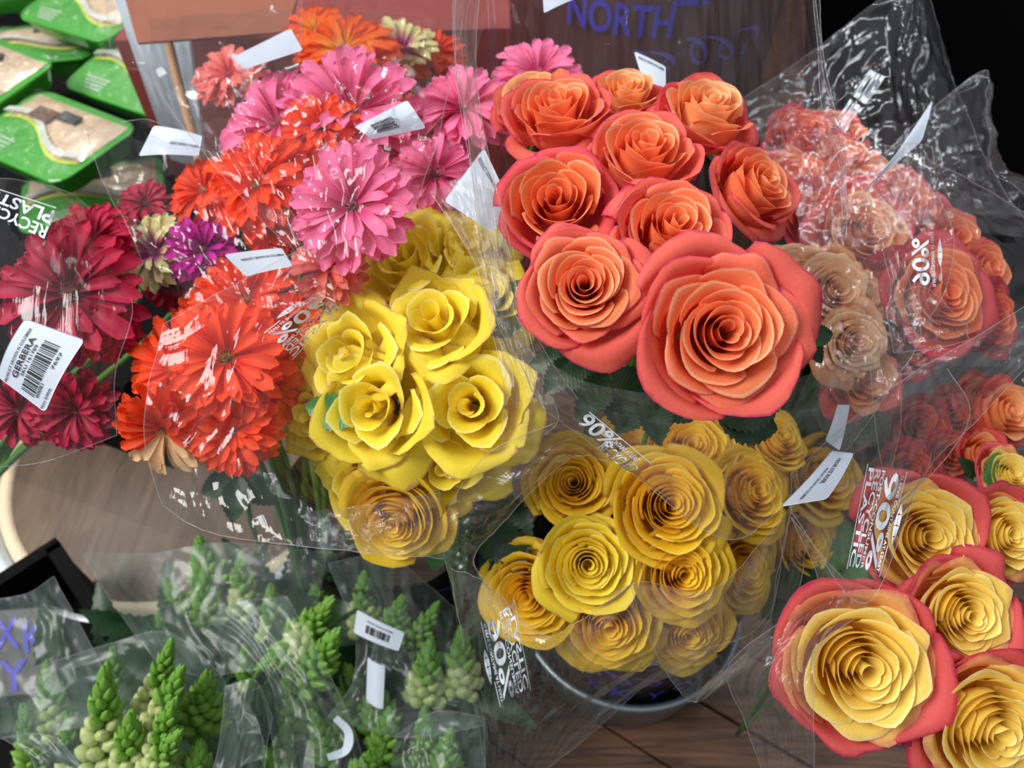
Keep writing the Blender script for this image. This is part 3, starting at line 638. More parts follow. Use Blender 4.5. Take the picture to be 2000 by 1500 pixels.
for a in [
 (1570, 530, 130, .56, -.1, .2, 'peach', 1, M_peach, 'ruffled peach flower directly beside the largest coral rose'),
 (1640, 560, 150, .55, .1, .1, 'peach', 2, M_peach, 'ruffled peach flower in the middle of the three pale ones'),
 (1680, 665, 130, .54, .1, .0, 'peach', 3, M_peach, 'lowest ruffled peach flower'),
 (1600, 640, 110, .56, -.1, .0, 'peach', 1, M_peach, 'small peach flower partly behind the largest coral rose'),
 (1700, 580, 100, .57, .2, .2, 'peach', 2, M_peach, 'small peach flower at the right of the pale group')]:
    rose(*a, G6, f6, None, False, 1)
G7 = 'small coral roses at the lower right'; f7 = Vector((.42, .42, .70))
for a in [
 (1922, 770, 85, .62, .0, .3, 'small', 1, M_corala, 'small apricot rose above the dark red petals, right'),
 (1985, 800, 125, .60, .3, .2, 'small', 3, M_corala, 'apricot rose cut by the right edge, above the long leaf'),
 (1935, 885, 95, .58, .1, .2, 'small', 2, M_corala, 'apricot rose just above the yellow and red roses'),
 (1870, 815, 120, .62, -.1, .2, 'small', 1, M_red, 'deep red rose beside the film edge'),
 (1865, 890, 100, .60, -.1, .1, 'small', 3, M_coral2, 'coral rose with pale folded petal, lowest of its group'),
 (1800, 830, 110, .62, -.3, .1, 'small', 2, M_red, 'deep red rose seen through the film fold'),
 (1780, 920, 110, .60, -.3, .1, 'small', 1, M_red, 'deep red rose behind the printed recycled plastic mark')]:
    rose(*a, G7, f7, None, False, 2)
# loose visible foliage: cut sprigs
def sprig(px, py, z, lx, ly, size, label, n=3, m=None, spread=40, spin=0):
    s = size*z/F; t = thing('leaf_sprig', label, 'leaves', P(px, py, z), look(axis(lx, ly), spin), s, 'leaf sprigs among the blooms')
    for k in range(n):
        obj('leaflet', m or LEAFM[k % 3], t, mw=Rz((k-(n-1)/2)*spread) @ Rx(12*(k % 2)))
    v, f = tube_data([(0, 0, 0), (0, -.15, -.1), (0, -.3, -.5)], .02, 5); obj('stalk', mesh('stalk', v, f, M_stem), t)
for a in [
 (1190, 730, .40, .1, .1, 110, 'dark green leaves under the second largest coral rose', 4, None, 50, 3.0),
 (1270, 760, .40, .0, .0, 110, 'broad dark leaves below the left guard petal of the largest rose', 3, None, 45, 3.3),
 (1400, 815, .375, .1, .05, 140, 'dark serrated leaf pointing right below the largest coral rose', 2, None, 25, -1.45),
 (1570, 660, .40, .3, .1, 70, 'dark leaf at the right side of the largest coral rose', 3, None, 50, -1.2),
 (1120, 700, .41, -.1, .1, 90, 'dark leaves left below the second largest coral rose', 3, None, 45, 2.4),
 (700, 815, .47, -.1, .0, 120, 'single serrated green leaf between the lemon yellow roses', 1, LEAFL, 0, 1.3),
 (1030, 1070, .54, -.2, .1, 130, 'dark leaf left inside the lower yellow bunch', 3, None, 45, 1.2),
 (1260, 1010, .56, .0, .1, 110, 'dark leaves in the gap of the lower yellow bunch', 4, None, 70, 0),
 (1780, 1230, .47, -.1, .1, 140, 'dark leaves between the yellow and red roses', 4, None, 60, 1),
 (1925, 960, .52, .1, .2, 110, 'narrow green leaf rising from the yellow and red roses', 1, LEAFL, 0, -.7),
 (1560, 1170, .60, .0, .1, 110, 'dark leaves behind clear film left of the yellow and red roses', 4, None, 55, 1.2),
 (1660, 1080, .62, .0, .1, 110, 'olive leaves behind film below the curled label', 4, LEAFL, 60, 2.2),
 (1660, 860, .62, .0, .1, 110, 'dark leaves behind the double film', 4, None, 60, .5),
 (870, 1010, .53, .0, -.1, 110, 'pale green leaf edge between the two yellow bunches', 2, LEAFL, 50, 2.5),
 (960, 640, .50, .2, .1, 120, 'green leaf at the right of the left yellow bunch', 2, LEAFL, 60, -1),
 (470, 930, .60, .0, .1, 90, 'green leaves under the orange gerberas', 3, None, 60, 3.0)]:
    sprig(*a)
NARL = leaf_mesh('leaf', M_leaf, 1, .30, 9, .15)
for k, (x_, y_, z_, sp_) in enumerate([(350, 1260, .84, .3), (440, 1240, .84, 1.2), (560, 1190, .84, -.6), (690, 1200, .83, .8), (800, 1320, .82, 2.2), (420, 1330, .80, -1.5), (540, 1400, .79, .5), (650, 1360, .79, 2.9), (130, 1360, .80, .2), (330, 1450, .74, 1.4), (480, 1480, .74, -.8), (800, 1460, .78, .1), (900, 1330, .80, -1.1), (250, 1340, .82, 2)]):
    lb_ = ['under the small yellow-green tuberose tip', 'behind the front milky sleeve, upper edge', 'below the bright glints at the top', 'left of the barcode label', 'under the tuberoses beside the golden sleeve', 'right of the front tuberose group', 'beneath the central tuberose trio', 'beside the curled white strip', 'at the far left under the pointed sleeve', 'in front of the white tuberose flowers', 'at the bottom edge, left of the middle', 'at the bottom edge, right side', 'against the print of the golden sleeve', 'behind the lone left tuberose spike'][k]
    s = 210*z_/F; t = thing('leaf_tuft', 'tuft of dark narrow leaves '+lb_, 'leaves', P(x_, y_, z_), look(axis(.1, .2), sp_), s, 'narrow leaves between the tuberoses')
    for q_ in range(7): obj('leaf', NARL, t, mw=Rz(q_*51+k*13) @ Rx(35 if q_ % 2 else 10) @ Matrix.Scale(.8+.1*(q_ % 3), 4))
# ------------------------------------------------------------------ gerberas
RAY = {}
def ray(m, k, rng):
    key = (m.name, k)
    if key in RAY: return RAY[key]
    nu, nv = 5, 9; vs = []; at = []; uv = []; bend = (-.10, .05, .18)[k % 3]; tw = rng.uniform(-.2, .2)
    for j in range(nv):
        s = j/(nv-1); w_ = .118*(.25+.75*math.sin(min(1, s*1.2)*PI/2))*math.sqrt(max(.02, 1-max(0, (s-.80)/.20)**2.6*.93))
        for i in range(nu):
            u = -1+i/2; x = w_*u; y = .13+.87*s*(1-.02*(i % 2 == 0)*(s > .98)); z = bend*math.sin(s*PI*.8)+.05*(u*u)-.012*(i % 2)+.02*noise.noise(Vector((k*3, s*3, u)))+tw*x*s
            vs.append((x, y, z)); at.append((.5, s, max(s*.9, abs(u)*.9))); uv.append((i/4*.4, s))
    RAY[key] = mesh('petal', vs, gridf(nu, nv), m, True, at, uv); return RAY[key]
def fringe(n, r0, r1, z, m, seed, name):
    rng = random.Random(seed); vs = []; fs = []
    for i in range(n):
        a = rng.uniform(0, 2*PI); r = rng.uniform(r0, r1); o = len(vs); L = rng.uniform(.05, .09); an = a+rng.uniform(-.5, .5)
        c = Vector((r*math.cos(a), r*math.sin(a), z)); d_ = Vector((math.cos(an)*.4, math.sin(an)*.4, 1)).normalized(); sd = Vector((-math.sin(a), math.cos(a), 0))*.009
        vs += [c-sd, c+sd, c+d_*L+sd*.6, c+d_*L-sd*.6]; fs.append((o, o+1, o+2, o+3))
    return mesh(name, vs, fs, m, False)
FR = {}
v, f = lathe([(0.001, .05), (.08, .045), (.14, .02), (.17, -.02)], 24); DISC = mesh('disc', v, f, M_disc); DISCD = mesh('disc', v, f, M_discd)
v, f = loft([([(r*math.cos(2*PI*i/12), r*math.sin(2*PI*i/12)) for i in range(12)], z) for r, z in ((.04, -.28), (.12, -.18), (.17, -.05), (.17, 0))]); GCAL = mesh('calyx', v, f, M_sepal)
def gerbera(px, py, Dp, z, lx, ly, m, label, grp, foot, seed, sta=None, layers=3, cup=.25, disc=None, under=None, inner=None):
    rng = random.Random(seed); s = Dp*z/F/2/1.0; ax = axis(lx, ly)
    t = thing('gerbera', label, 'gerbera', P(px, py, z), look(ax, rng.uniform(0, 6)), s, grp)
    specs = [(23, 1.0, 10*cup-6, 0), (22, .93, 34*cup, .02), (18, .74, 75*cup, .035), (14, .48, 110*cup, .045)][:layers+1 if layers > 3 else layers]
    for li, (n, L, el, zz) in enumerate(specs):
        a0 = rng.uniform(0, 20)
        for k in range(n):
            mm = m
            if inner and li >= 1: mm = inner
            sc = L*rng.uniform(.9, 1.06); an_ = math.radians(a0+360*k/n); dv = MW[t.name].to_3x3() @ Vector((-math.sin(an_), math.cos(an_), 0)); dv.normalize()
            if under and dv.dot(U) < -.35 and dv.dot(R) > -.75: mm = under
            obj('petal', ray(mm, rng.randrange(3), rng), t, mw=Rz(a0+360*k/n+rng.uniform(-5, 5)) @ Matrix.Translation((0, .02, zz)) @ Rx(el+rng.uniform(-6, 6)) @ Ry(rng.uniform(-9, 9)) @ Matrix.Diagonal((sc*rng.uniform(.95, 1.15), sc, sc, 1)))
    st = sta or M_sta
    if st.name not in FR: FR[st.name] = (fringe(260, .13, .27, .03, st, 3, 'stamens'), fringe(90, .02, .13, .04, st, 5, 'disc_florets'))
    obj('disc', disc or DISC, t); obj('stamens', FR[st.name][0], t, kind='stuff'); obj('disc_florets', FR[st.name][1], t, kind='stuff'); obj('calyx', GCAL, t)
    add_stem(t, P(px, py, z)-ax*.26*s, foot, .0032)
    return t
GP = 'pink gerberas'; fp = Vector((-.2, .42, .72))
gp = [
 (545, 245, 250, .58, -.30, .35, 'bright pink gerbera at the far left, behind the orange ones', 1, .22),
 (690, 225, 290, .56, .0, .40, 'pale pink gerbera in the top middle under film glints', 2, .30),
 (905, 215, 215, .58, .05, .45, 'bright pink gerbera beside the tall clear sleeve', 3, .15),
 (1050, 150, 190, .66, .0, .5, 'pink gerbera behind the coral roses, dim through the film', 4, .2),
 (760, 300, 170, .56, .1, .40, 'pink gerbera half hidden behind the large front pink one', 6, .25),
 (850, 340, 170, .54, .2, .2, 'pink gerbera with drooping petals left of the white label', 7, -.1)]
for a in gp: gerbera(a[0], a[1], a[2], a[3], a[4], a[5], M_gpink, a[6], GP, fp, a[7], M_stap, 3, a[8], DISCD)
gerbera(690, 405, 265, .475, -.12, .22, M_gpink, 'large bright pink gerbera with dark centre, nearest of the pinks', GP, fp, 5, M_stap, 3, .28, DISCD)
gerbera(735, 455, 110, .48, .1, .1, M_gpink, 'small double pink gerbera just below the large pink one', GP, fp, 9, M_stap, 4, .45, DISCD)
gerbera(645, 525, 165, .50, -.1, .15, M_gsalm, 'salmon pink gerbera seen through film above the lemon roses', GP, fp, 8, M_stap, 3, .4, DISCD)
gerbera(800, 250, 150, .60, .1, .3, M_gsalm, 'salmon gerbera deep behind the slanted white label', GP, fp, 11, M_stap, 3, .2, DISCD)
gerbera(450, 150, 150, .72, -.2, .4, M_gsalm, 'dull red-pink gerbera far left behind the bright pink one', GP, fp, 12, M_stap, 3, .2, DISCD)
GO = 'orange gerberas in the middle'; fo = Vector((-.22, .40, .72))
for a in [
 (505, 365, 225, .52, -.2, .3, 'orange-red gerbera left of the large pink one', 21, .35),
 (630, 255, 165, .54, .05, .4, 'orange-red gerbera between the pink ones under a bright glint', 22, .35),
 (400, 375, 150, .56, -.3, .3, 'orange gerbera under film above the magenta one', 23, .2),
 (565, 330, 130, .53, .1, .3, 'small orange gerbera squeezed beside the large pink one', 24, .4),
 (530, 440, 130, .53, .1, .1, 'dark orange gerbera above the slanted white tag', 25, .2),
 (600, 430, 110, .54, .0, .2, 'orange gerbera hidden behind the left petals of the large pink one', 26, .2)]:
    gerbera(a[0], a[1], a[2], a[3], a[4], a[5], M_gora, a[6], GO, fo, a[7], None, 3, a[8])
GL = 'orange gerberas in the lower left sleeve'; fl = Vector((-.24, .36, .72))
gerbera(480, 590, 220, .52, .1, .42, M_gora, 'orange-red gerbera at the top of the lower left sleeve', GL, fl, 31, None, 3, .25)
gerbera(445, 700, 250, .48, .05, .22, M_gora, 'orange gerbera with yellowish ring in the middle of the sleeve', GL, fl, 32, None, 3, .2)
gerbera(345, 720, 230, .50, -.5, .1, M_gora, 'orange gerbera turned left with sharp petal tips', GL, fl, 33, None, 3, .3)
gerbera(460, 840, 190, .485, .1, -.1, M_gora, 'orange gerbera low in the sleeve under film', GL, fl, 34, None, 4, .35)
gerbera(322, 838, 195, .485, -.15, -.50, M_gora, 'orange gerbera at the bottom with cream petal undersides', GL, fl, 35, None, 3, .25, None, M_gcrem)
gerbera(575, 640, 150, .52, .1, .2, M_gora, 'dim orange gerbera behind the printed 90% mark', GL, fl, 38, None, 3, .3)
gerbera(400, 630, 150, .53, -.2, .3, M_gora, 'orange-red gerbera between the top and the left-turned one', GL, fl, 36, None, 3, .3)
gerbera(530, 760, 150, .51, .3, .0, M_gora, 'orange gerbera against the lemon yellow roses', GL, fl, 37, None, 3, .3)
GA = 'amber gerberas at the very top'; fa = Vector((-.25, .75, .70))
gerbera(675, 100, 215, .72, .0, .55, M_gyor, 'amber orange gerbera at the top with a pale yellow ring', GA, fa, 41, None, 4, .12, DISCD)
gerbera(785, 100, 160, .78, .1, .5, M_gyor, 'yellow-streaked orange gerbera at the top, right of the amber one', GA, fa, 42, None, 3, .3, DISCD, None, M_gbic)
gerbera(850, 105, 130, .82, .2, .5, M_gora, 'dim orange gerbera in shade at the top right of the group', GA, fa, 43, None, 3, .2, DISCD)
gerbera(615, 60, 130, .80, -.1, .5, M_gyor, 'dark amber gerbera farthest back at the top', GA, fa, 44, None, 3, .2, DISCD)
GC = 'crimson gerberas at the left'; fc = Vector((-.66, .45, .74))
gerbera(140, 575, 295, .50, -.02, .15, M_gcri, 'large crimson gerbera at the left above the GERBERA label', GC, fc, 51, M_stac, 3, .15, DISC)
gerbera(185, 470, 165, .54, .15, .4, M_gcri, 'dark crimson gerbera behind the top of the large one', GC, fc, 52, M_stac, 3, .3, DISCD)
gerbera(150, 800, 170, .52, .0, -.2, M_gcri, 'dark crimson gerbera below the GERBERA label', GC, fc, 53, M_stac, 3, .3, DISCD)
gerbera(205, 640, 140, .50, .3, .0, M_gcri, 'crimson gerbera at the right flank of the large one', GC, fc, 54, M_stac, 3, .35, DISCD)
gerbera(40, 800, 150, .54, -.2, -.1, M_gcri, 'crimson gerbera behind the lower part of the label', GC, fc, 55, M_stac, 3, .2, DISCD)
gerbera(285, 400, 110, .60, .0, .4, M_gcri, 'small crimson gerbera above the cream and magenta one', GC, fc, 56, M_stac, 3, .2, DISCD)
gerbera(335, 555, 110, .58, .1, .1, M_gcri, 'crimson gerbera dim under film below the magenta one', GC, fc, 57, M_stac, 3, .2, DISCD)
GM = 'magenta gerberas'; fm = Vector((-.33, .46, .72))
gerbera(305, 495, 165, .56, -.3, .2, M_gbic, 'cream and magenta two-coloured gerbera', GM, fm, 61, M_stap, 3, .25, DISCD, None)
gerbera(400, 490, 150, .55, .1, .3, M_gmag, 'plain magenta gerbera beside the cream and magenta one', GM, fm, 62, M_stap, 3, .35, DISCD)
# ------------------------------------------------------------------ tuberoses
def drop(name, m, a, tip, n=8, k=7):
    vs = []
    for j in range(k):
        s = j/(k-1); r = a*math.sin(PI*min(1, s*.98+.02))**.75*(1-.45*s*tip)
        for i in range(n): an = 2*PI*i/n; vs.append((r*math.cos(an), r*math.sin(an)*.85, s))
    return mesh(name, vs, gridf(n, k, 0, True), m)
BUDS = [drop('bud', M_budt, .34, 1.3), drop('bud', M_bud, .38, 1.1), drop('bud', M_budp, .46, .4)]
def tepal():
    vs = []; uv = []
    for j in range(6):
        s = j/5
        for i in range(4): u = -1+i*2/3; vs.append((.2*u*math.sin(PI*(.12+.8*s)), s, .35*s*s+.1*u*u)); uv.append((i/3, s))
    return mesh('tepal', vs, gridf(4, 6), M_white, True, None, uv)
TEP = tepal()
def tuberose(tx, ty, bx, by, wpx, z, label, grp, dark=0, white=0, zb=None, n=46, seed=0, pale=.6):
    a = P(tx, ty, z); b = P(bx, by, zb or z+.03); ax = (a-b); L = ax.length; ax.normalize(); rad = wpx*z/F/2
    rng = random.Random(seed+int(tx)); t = thing('tuberose', label, 'tuberose', b, look(ax, rng.uniform(0, 6)), L, grp)
    r_ = rad/L
    for i in range(n):
        s = (i+.5)/n; az = i*137.5; r = r_*(1.0+.5*(1-s)); h = s*.93
        kind = 0 if s > .55 else (1 if s > pale*.75 else 2)
        if dark and kind == 2: kind = 1
        if dark: kind = min(kind, 1)
        size = r_*(1.2-.42*s)*(.95 if kind == 2 else 1.3)
        tl = 52-50*s**1.3
        obj('bud', BUDS[kind], t, mw=Matrix.Translation((0, 0, h)) @ Rz(az) @ Matrix.Translation((0, r*.35*(1.15-s), 0)) @ Rx(-tl) @ Matrix.Scale(size*rng.uniform(.9, 1.1), 4))
    for k in range(white):
        an = rng.uniform(0, 360)
        for q in range(6): obj('tepal', TEP, t, mw=Matrix.Translation((0, 0, .05+.08*k)) @ Rz(an) @ Matrix.Translation((0, r_*.9, 0)) @ Rx(-60) @ Rz(60*q) @ Rx(35) @ Matrix.Scale(r_*1.0, 4))
    v, f = tube_data([(0, 0, .97), (0, 0, .4), (0, 0, -.9)], r_*.16, 6); obj('stem', mesh('stem', v, f, M_stem), t)
G8 = 'tuberose spikes at the lower left'
for i, a in enumerate([
 (205, 1308, 205, 1490, 76, .60, 'tuberose spike standing alone at the left, pale round buds below', 0, 1),
 (335, 1252, 285, 1400, 58, .62, 'tallest tuberose spike with a plump pointed tip', 0, 0),
 (355, 1305, 300, 1440, 68, .60, 'tuberose spike just below the tallest tip', 0, 0),
 (405, 1320, 385, 1430, 72, .63, 'dark green tuberose spike at the right of the front group', 1, 0),
 (340, 1370, 300, 1500, 66, .585, 'tuberose spike in the centre foreground', 0, 1),
 (350, 1430, 285, 1530, 62, .575, 'lowest foreground tuberose spike leaning right', 0, 1),
 (255, 1400, 250, 1530, 70, .59, 'pale budded tuberose spike between the two front groups', 0, 2),
 (390, 1460, 370, 1580, 80, .60, 'tuberose opening its white flowers at the bottom', 0, 4),
 (90, 1300, 115, 1440, 60, .70, 'tuberose spike dim behind milky film at the far left', 0, 0),
 (45, 1380, 75, 1500, 50, .70, 'narrow tuberose spike nearest the left edge', 1, 0),
 (135, 1400, 150, 1530, 60, .70, 'tuberose spike hazy between the left edge and the lone spike', 0, 0),
 (220, 1270, 235, 1390, 52, .74, 'hazy tuberose spike behind the lone front one', 0, 0),
 (325, 1135, 375, 1225, 46, .80, 'dark tuberose spike at the top left of the green group', 1, 0),
 (400, 1120, 410, 1230, 56, .80, 'dark tuberose spike at the top, beside the black crate', 1, 0),
 (470, 1090, 480, 1200, 56, .80, 'tuberose spike behind the bright film glints', 0, 0),
 (310, 1200, 345, 1290, 44, .80, 'small tuberose tip with yellow-green point', 1, 0),
 (390, 1060, 420, 1150, 60, .84, 'leafy green tuberose spike next to the yellow sleeve edge', 1, 0),
 (645, 1175, 575, 1265, 58, .70, 'tuberose spike leaning right, topmost of the central trio', 1, 0),
 (655, 1240, 595, 1330, 68, .69, 'round headed tuberose spike of the central trio', 1, 0),
 (515, 1300, 615, 1240, 62, .69, 'tuberose spike of the central trio pointing left', 0, 0),
 (560, 1330, 590, 1420, 60, .72, 'tuberose spike half under film below the central trio', 1, 0),
 (615, 1400, 650, 1480, 56, .69, 'bright tuberose tip beside the curled white strip', 1, 0),
 (620, 1105, 640, 1190, 46, .82, 'tuberose tip at the top centre of the green group', 1, 0),
 (710, 1130, 715, 1230, 60, .78, 'pale tuberose spike with white buds above the label', 0, 1),
 (785, 1170, 765, 1250, 52, .78, 'dark tuberose spike right of the pale budded one', 1, 0),
 (855, 1180, 800, 1275, 48, .78, 'tuberose spike leaning right below the lavender script', 1, 0),
 (840, 1260, 830, 1370, 70, .74, 'tuberose spike right of the label under film', 0, 1),
 (900, 1240, 905, 1350, 64, .74, 'tuberose spike against the golden sleeve', 0, 0),
 (680, 1310, 700, 1420, 66, .75, 'dark tuberose spike behind the curved white strip', 1, 0),
 (730, 1340, 745, 1430, 60, .73, 'tuberose spike right of the curved white strip', 1, 0),
 (760, 1390, 745, 1500, 56, .71, 'tuberose spike low in the middle, milky film over it', 1, 0),
 (745, 1460, 690, 1540, 52, .66, 'bright tuberose tip at the bottom edge', 1, 0),
 (830, 1390, 840, 1500, 60, .72, 'tuberose spike low at the right of the green group', 1, 0),
 (880, 1430, 860, 1540, 60, .70, 'tuberose spike in the bottom right of the green group', 1, 0),
 (560, 1420, 540, 1540, 60, .72, 'hazy pale tuberose spike at the bottom centre', 0, 1),
 (480, 1270, 500, 1390, 60, .76, 'hazy tuberose spike behind the front sleeve', 0, 0),
 (530, 1150, 540, 1260, 56, .78, 'hazy tuberose spike above the central trio', 0, 0),
 (520, 1470, 560, 1560, 60, .68, 'dark green tuberose tip at the bottom edge left of centre', 1, 0)]):
    tuberose(a[0], a[1], a[2], a[3], a[4], a[5], a[6], G8, a[7], a[8], n=44, seed=i)
# ------------------------------------------------------------------ cellophane sleeves
def crom(p, t):
    n = len(p)-1; x = t*n; i = min(int(x), n-1); f = x-i
    a, b, c, d_ = p[max(i-1, 0)], p[i], p[i+1], p[min(i+2, n)]
    if i == 0: a = [2*b[k]-c[k] for k in range(3)]
    if i == n-1: d_ = [2*c[k]-b[k] for k in range(3)]
    return [.5*((2*b[k])+(-a[k]+c[k])*f+(2*a[k]-5*b[k]+4*c[k]-d_[k])*f*f+(-a[k]+3*b[k]-3*c[k]+d_[k])*f**3) for k in range(3)]
def tri(x): return abs((x % 1)*2-1)
def film(t, rows, m=None, nu=64, nv=64, amp=.004, fu=5, fv=2, seed=1, edges='tblr', er=.00028, name='film_panel', lin=False):
    inv = MW[t.name].inverted(); vs = []; uv = []
    cols = []
    for j in range(nv):
        v = j/(nv-1)
        ctrl = [crom([rows[a][b] for a in range(len(rows))], v) for b in range(len(rows[0]))]
        for i in range(nu):
            u = i/(nu-1); q = crom(ctrl, u); vs.append(P(*q)); uv.append((u, v))
    # crumple: faceted folds along the surface normal
    out = []
    for j in range(nv):
        for i in range(nu):
            k = j*nu+i; a = vs[j*nu+min(i+1, nu-1)]-vs[j*nu+max(i-1, 0)]; b = vs[min(j+1, nv-1)*nu+i]-vs[max(j-1, 0)*nu+i]
            n_ = a.cross(b)
            if n_.length < 1e-12: out.append(vs[k]); continue
            n_.normalize(); u, v = uv[k]
            d1 = noise.voronoi(Vector((u*fu, v*fv, seed*3.7)))[0]; w_ = noise.noise(Vector((u*fu*.8, v*fv*.8, seed)))
            d2 = noise.voronoi(Vector((u*fu*2.3+w_, v*fv*2.3, seed*5.1)))[0]
            dsp = amp*((d1[1]-d1[0])*1.1+(d2[1]-d2[0])*.45+w_*1.2+.5*tri(u*fu*1.3+w_*1.6+v*.8)-.8)
            e = min(1, min(u, 1-u, v, 1-v)*10); out.append(vs[k]+n_*dsp*(.35+.65*e))
    vs = [inv @ p for p in out]
    me = mesh(name, vs, gridf(nu, nv), m or M_film, True, None, uv); obj(name, me, t)
    ed = {'t': [vs[i] for i in range(nu)], 'b': [vs[(nv-1)*nu+i] for i in range(nu)], 'l': [vs[j*nu] for j in range(nv)], 'r': [vs[j*nu+nu-1] for j in range(nv)]}
    for k in edges:
        v2, f2_ = tube_data(ed[k], er/1.0, 4); obj('cut_edge', mesh('cut_edge', v2, f2_, M_edge), t)
    return BVHTree.FromPolygons(out, gridf(nu, nv)), out
def stick(t, bvh, q, items, m, name, lift=.0006):
    """flat print pressed on to the film: q = corners TL TR BR BL in the view, each print vertex lands on the film itself"""
    inv = MW[t.name].inverted(); vv, ff = lay(items); out = []
    for x, y in vv:
        c = bil([(a[0], a[1], 1.0) for a in q], x, y); d_ = (P(c.x, c.y, 1)-CAM).normalized(); h = bvh.ray_cast(CAM, d_)
        out.append(h[0] if h[0] else None)
    ok = [o for o in out if o is not None]
    if not ok: return None
    mean = sum(((o-CAM).length for o in ok))/len(ok)
    pts = []
    for (x, y), o in zip(vv, out):
        c = bil([(a[0], a[1], 1.0) for a in q], x, y); d_ = (P(c.x, c.y, 1)-CAM).normalized()
        pts.append(inv @ ((o if o is not None else CAM+d_*mean)-d_*lift))
    return obj(name, mesh(name, pts, ff, m, False), t)
def label(t, q, items, bow=.003, nm='price_label', back=False):
    """paper label on the film, with its own thickness; print and bars are its sub-parts"""
    inv = MW[t.name].inverted(); n = 16; rc = .07
    def pt(x, y, l=0):
        c = bil(q, x, y); return inv @ (P(c.x, c.y, c.z)-D*(bow*math.sin(PI*x)+l))
    def rnd(x, y):
        dx = min(x, 1-x); dy = min(y, 1-y)
        if dx < rc and dy < rc:
            a = Vector((rc-dx, rc-dy)); m_ = max(a.x, a.y)
            a = a*(m_/a.length) if a.length > 0 else a
            dx, dy = rc-a.x, rc-a.y
        return (dx if x < .5 else 1-dx), (dy if y < .5 else 1-dy)
    tk = [0, .02, .045, .07]+[.07+.86*k/12 for k in range(1, 12)]+[.93, .955, .98, 1]; m_ = len(tk)
    vs = [pt(*rnd(x, y)) for y in tk for x in tk]; fs = gridf(m_, m_); n0 = len(vs)
    off = inv.to_3x3() @ D*.0004; vs += [v_+off for v_ in vs]; fs += [tuple(reversed([i+n0 for i in f_])) for f_ in fs]
    rim_ = list(range(m_))+[m_-1+m_*j for j in range(1, m_)]+[m_*m_-1-i for i in range(1, m_)]+[m_*(m_-1)-m_*j for j in range(1, m_-1)]
    fs += [(rim_[i], rim_[(i+1) % len(rim_)], rim_[(i+1) % len(rim_)]+n0, rim_[i]+n0) for i in range(len(rim_))]
    lb = obj(nm, mesh(nm, vs, fs, M_label, True), t, label='white paper label')
    if items:
        for nm2, its in items.items():
            vv, ff = lay(its); obj(nm2, mesh(nm2, [pt(x, y, .0005) for x, y in vv], ff, M_black, False), lb)
    return lb
def bars(x0, y0, x1, y1, seed=1, n=30):
    rng = random.Random(seed); o = []; x = x0; st = (x1-x0)/n
    while x < x1-st*.5:
        w_ = st*rng.choice((.4, .5, .8, 1.2, 1.9)); o.append(rect(x, y0, min(x1, x+w_), y1)); x += w_+st*rng.choice((.5, .6, .9))
    return o
def sleeve(label_, loc, grp='clear flower sleeves'): return thing('flower_sleeve', label_, 'sleeve', P(*loc), group=grp)
GS = 'clear flower sleeves'
# --- front coral sleeve
s = sleeve('clear film sleeve around the front coral roses, drooping over the golden ones', (1300, 900, .55))
film(s, [[(893,-60,.47),(1050,-60,.58),(1250,-60,.62),(1450,-60,.58),(1595,-60,.47)], [(888,120,.46),(1050,130,.56),(1250,130,.60),(1450,130,.56),(1612,140,.46)],
 [(915,330,.43),(1050,330,.53),(1250,330,.57),(1450,330,.52),(1650,290,.43)], [(945,520,.40),(1050,520,.50),(1250,520,.53),(1450,540,.49),(1655,470,.40)]], M_filmh, 90, 70, .006, 8, 2.0, 1, 'lr')
film(s, [[(888,-60,.462),(912,-60,.455),(940,-60,.46)], [(890,120,.45),(905,130,.445),(930,140,.45)], [(918,300,.42),(935,310,.415),(960,330,.42)], [(932,430,.405),(960,440,.40),(990,450,.405)], [(950,560,.39),(985,580,.385),(1015,590,.39)], [(1000,690,.385),(1030,700,.38),(1065,690,.385)], [(1065,800,.385),(1090,795,.385),(1130,780,.385)]], M_filmv, 30, 110, .003, 3, 7, 2, 'lr')
bA, _ = film(s, [[(1015,670,.375),(1150,745,.372),(1350,770,.375),(1550,740,.38),(1720,660,.40)], [(1035,750,.385),(1170,825,.385),(1370,900,.39),(1560,865,.40),(1760,790,.42)], [(1062,800,.40),(1220,915,.405),(1420,1052,.41),(1570,965,.42),(1735,943,.43)]], M_filmv, 90, 60, .004, 5, 3, 3, 'lbr')
stick(s, bA, [(1150,805,0),(1270,905,0),(1230,925,0),(1112,835,0)], [('90%', .0, .3, .55, 1), ('RECYCLED', .45, 0, 1, .5), ('SLEEVE CONTAINS AT LEAST', .3, .62, .9, .85), rect(.0, 1.0, 1, 1.04)], M_print, 'printed_logo')
bW, _ = film(s, [[(1545,925,.405),(1680,805,.40),(1790,725,.40),(1900,660,.41),(2060,560,.43)], [(1545,965,.41),(1690,985,.405),(1800,830,.405),(1900,745,.415),(2060,610,.43)], [(1545,1000,.415),(1691,1178,.41),(1800,930,.41),(1905,825,.42),(2060,655,.43)]], M_filmv, 80, 70, .003, 4, 3, 5, 'tblr')
stick(s, bW, [(1788,925,0),(1730,1130,0),(1650,1110,0),(1690,905,0)], LOGO_ITEMS, M_print, 'printed_logo')
film(s, [[(1588,-30,.45),(1600,-30,.445)], [(1598,100,.44),(1608,100,.435)], [(1602,190,.43),(1625,190,.425)], [(1618,255,.42),(1645,262,.415)], [(1640,330,.41),(1650,335,.408)], [(1645,430,.405),(1658,430,.40)]], M_filmh, 14, 90, .002, 2, 8, 6, 'lr')
film(s, [[(1640,440,.41),(1690,560,.43),(1640,700,.42),(1585,800,.41)], [(1700,380,.43),(1800,620,.45),(1740,760,.43),(1640,900,.42)]], M_filmv, 70, 40, .005, 4, 2, 7, 'b')
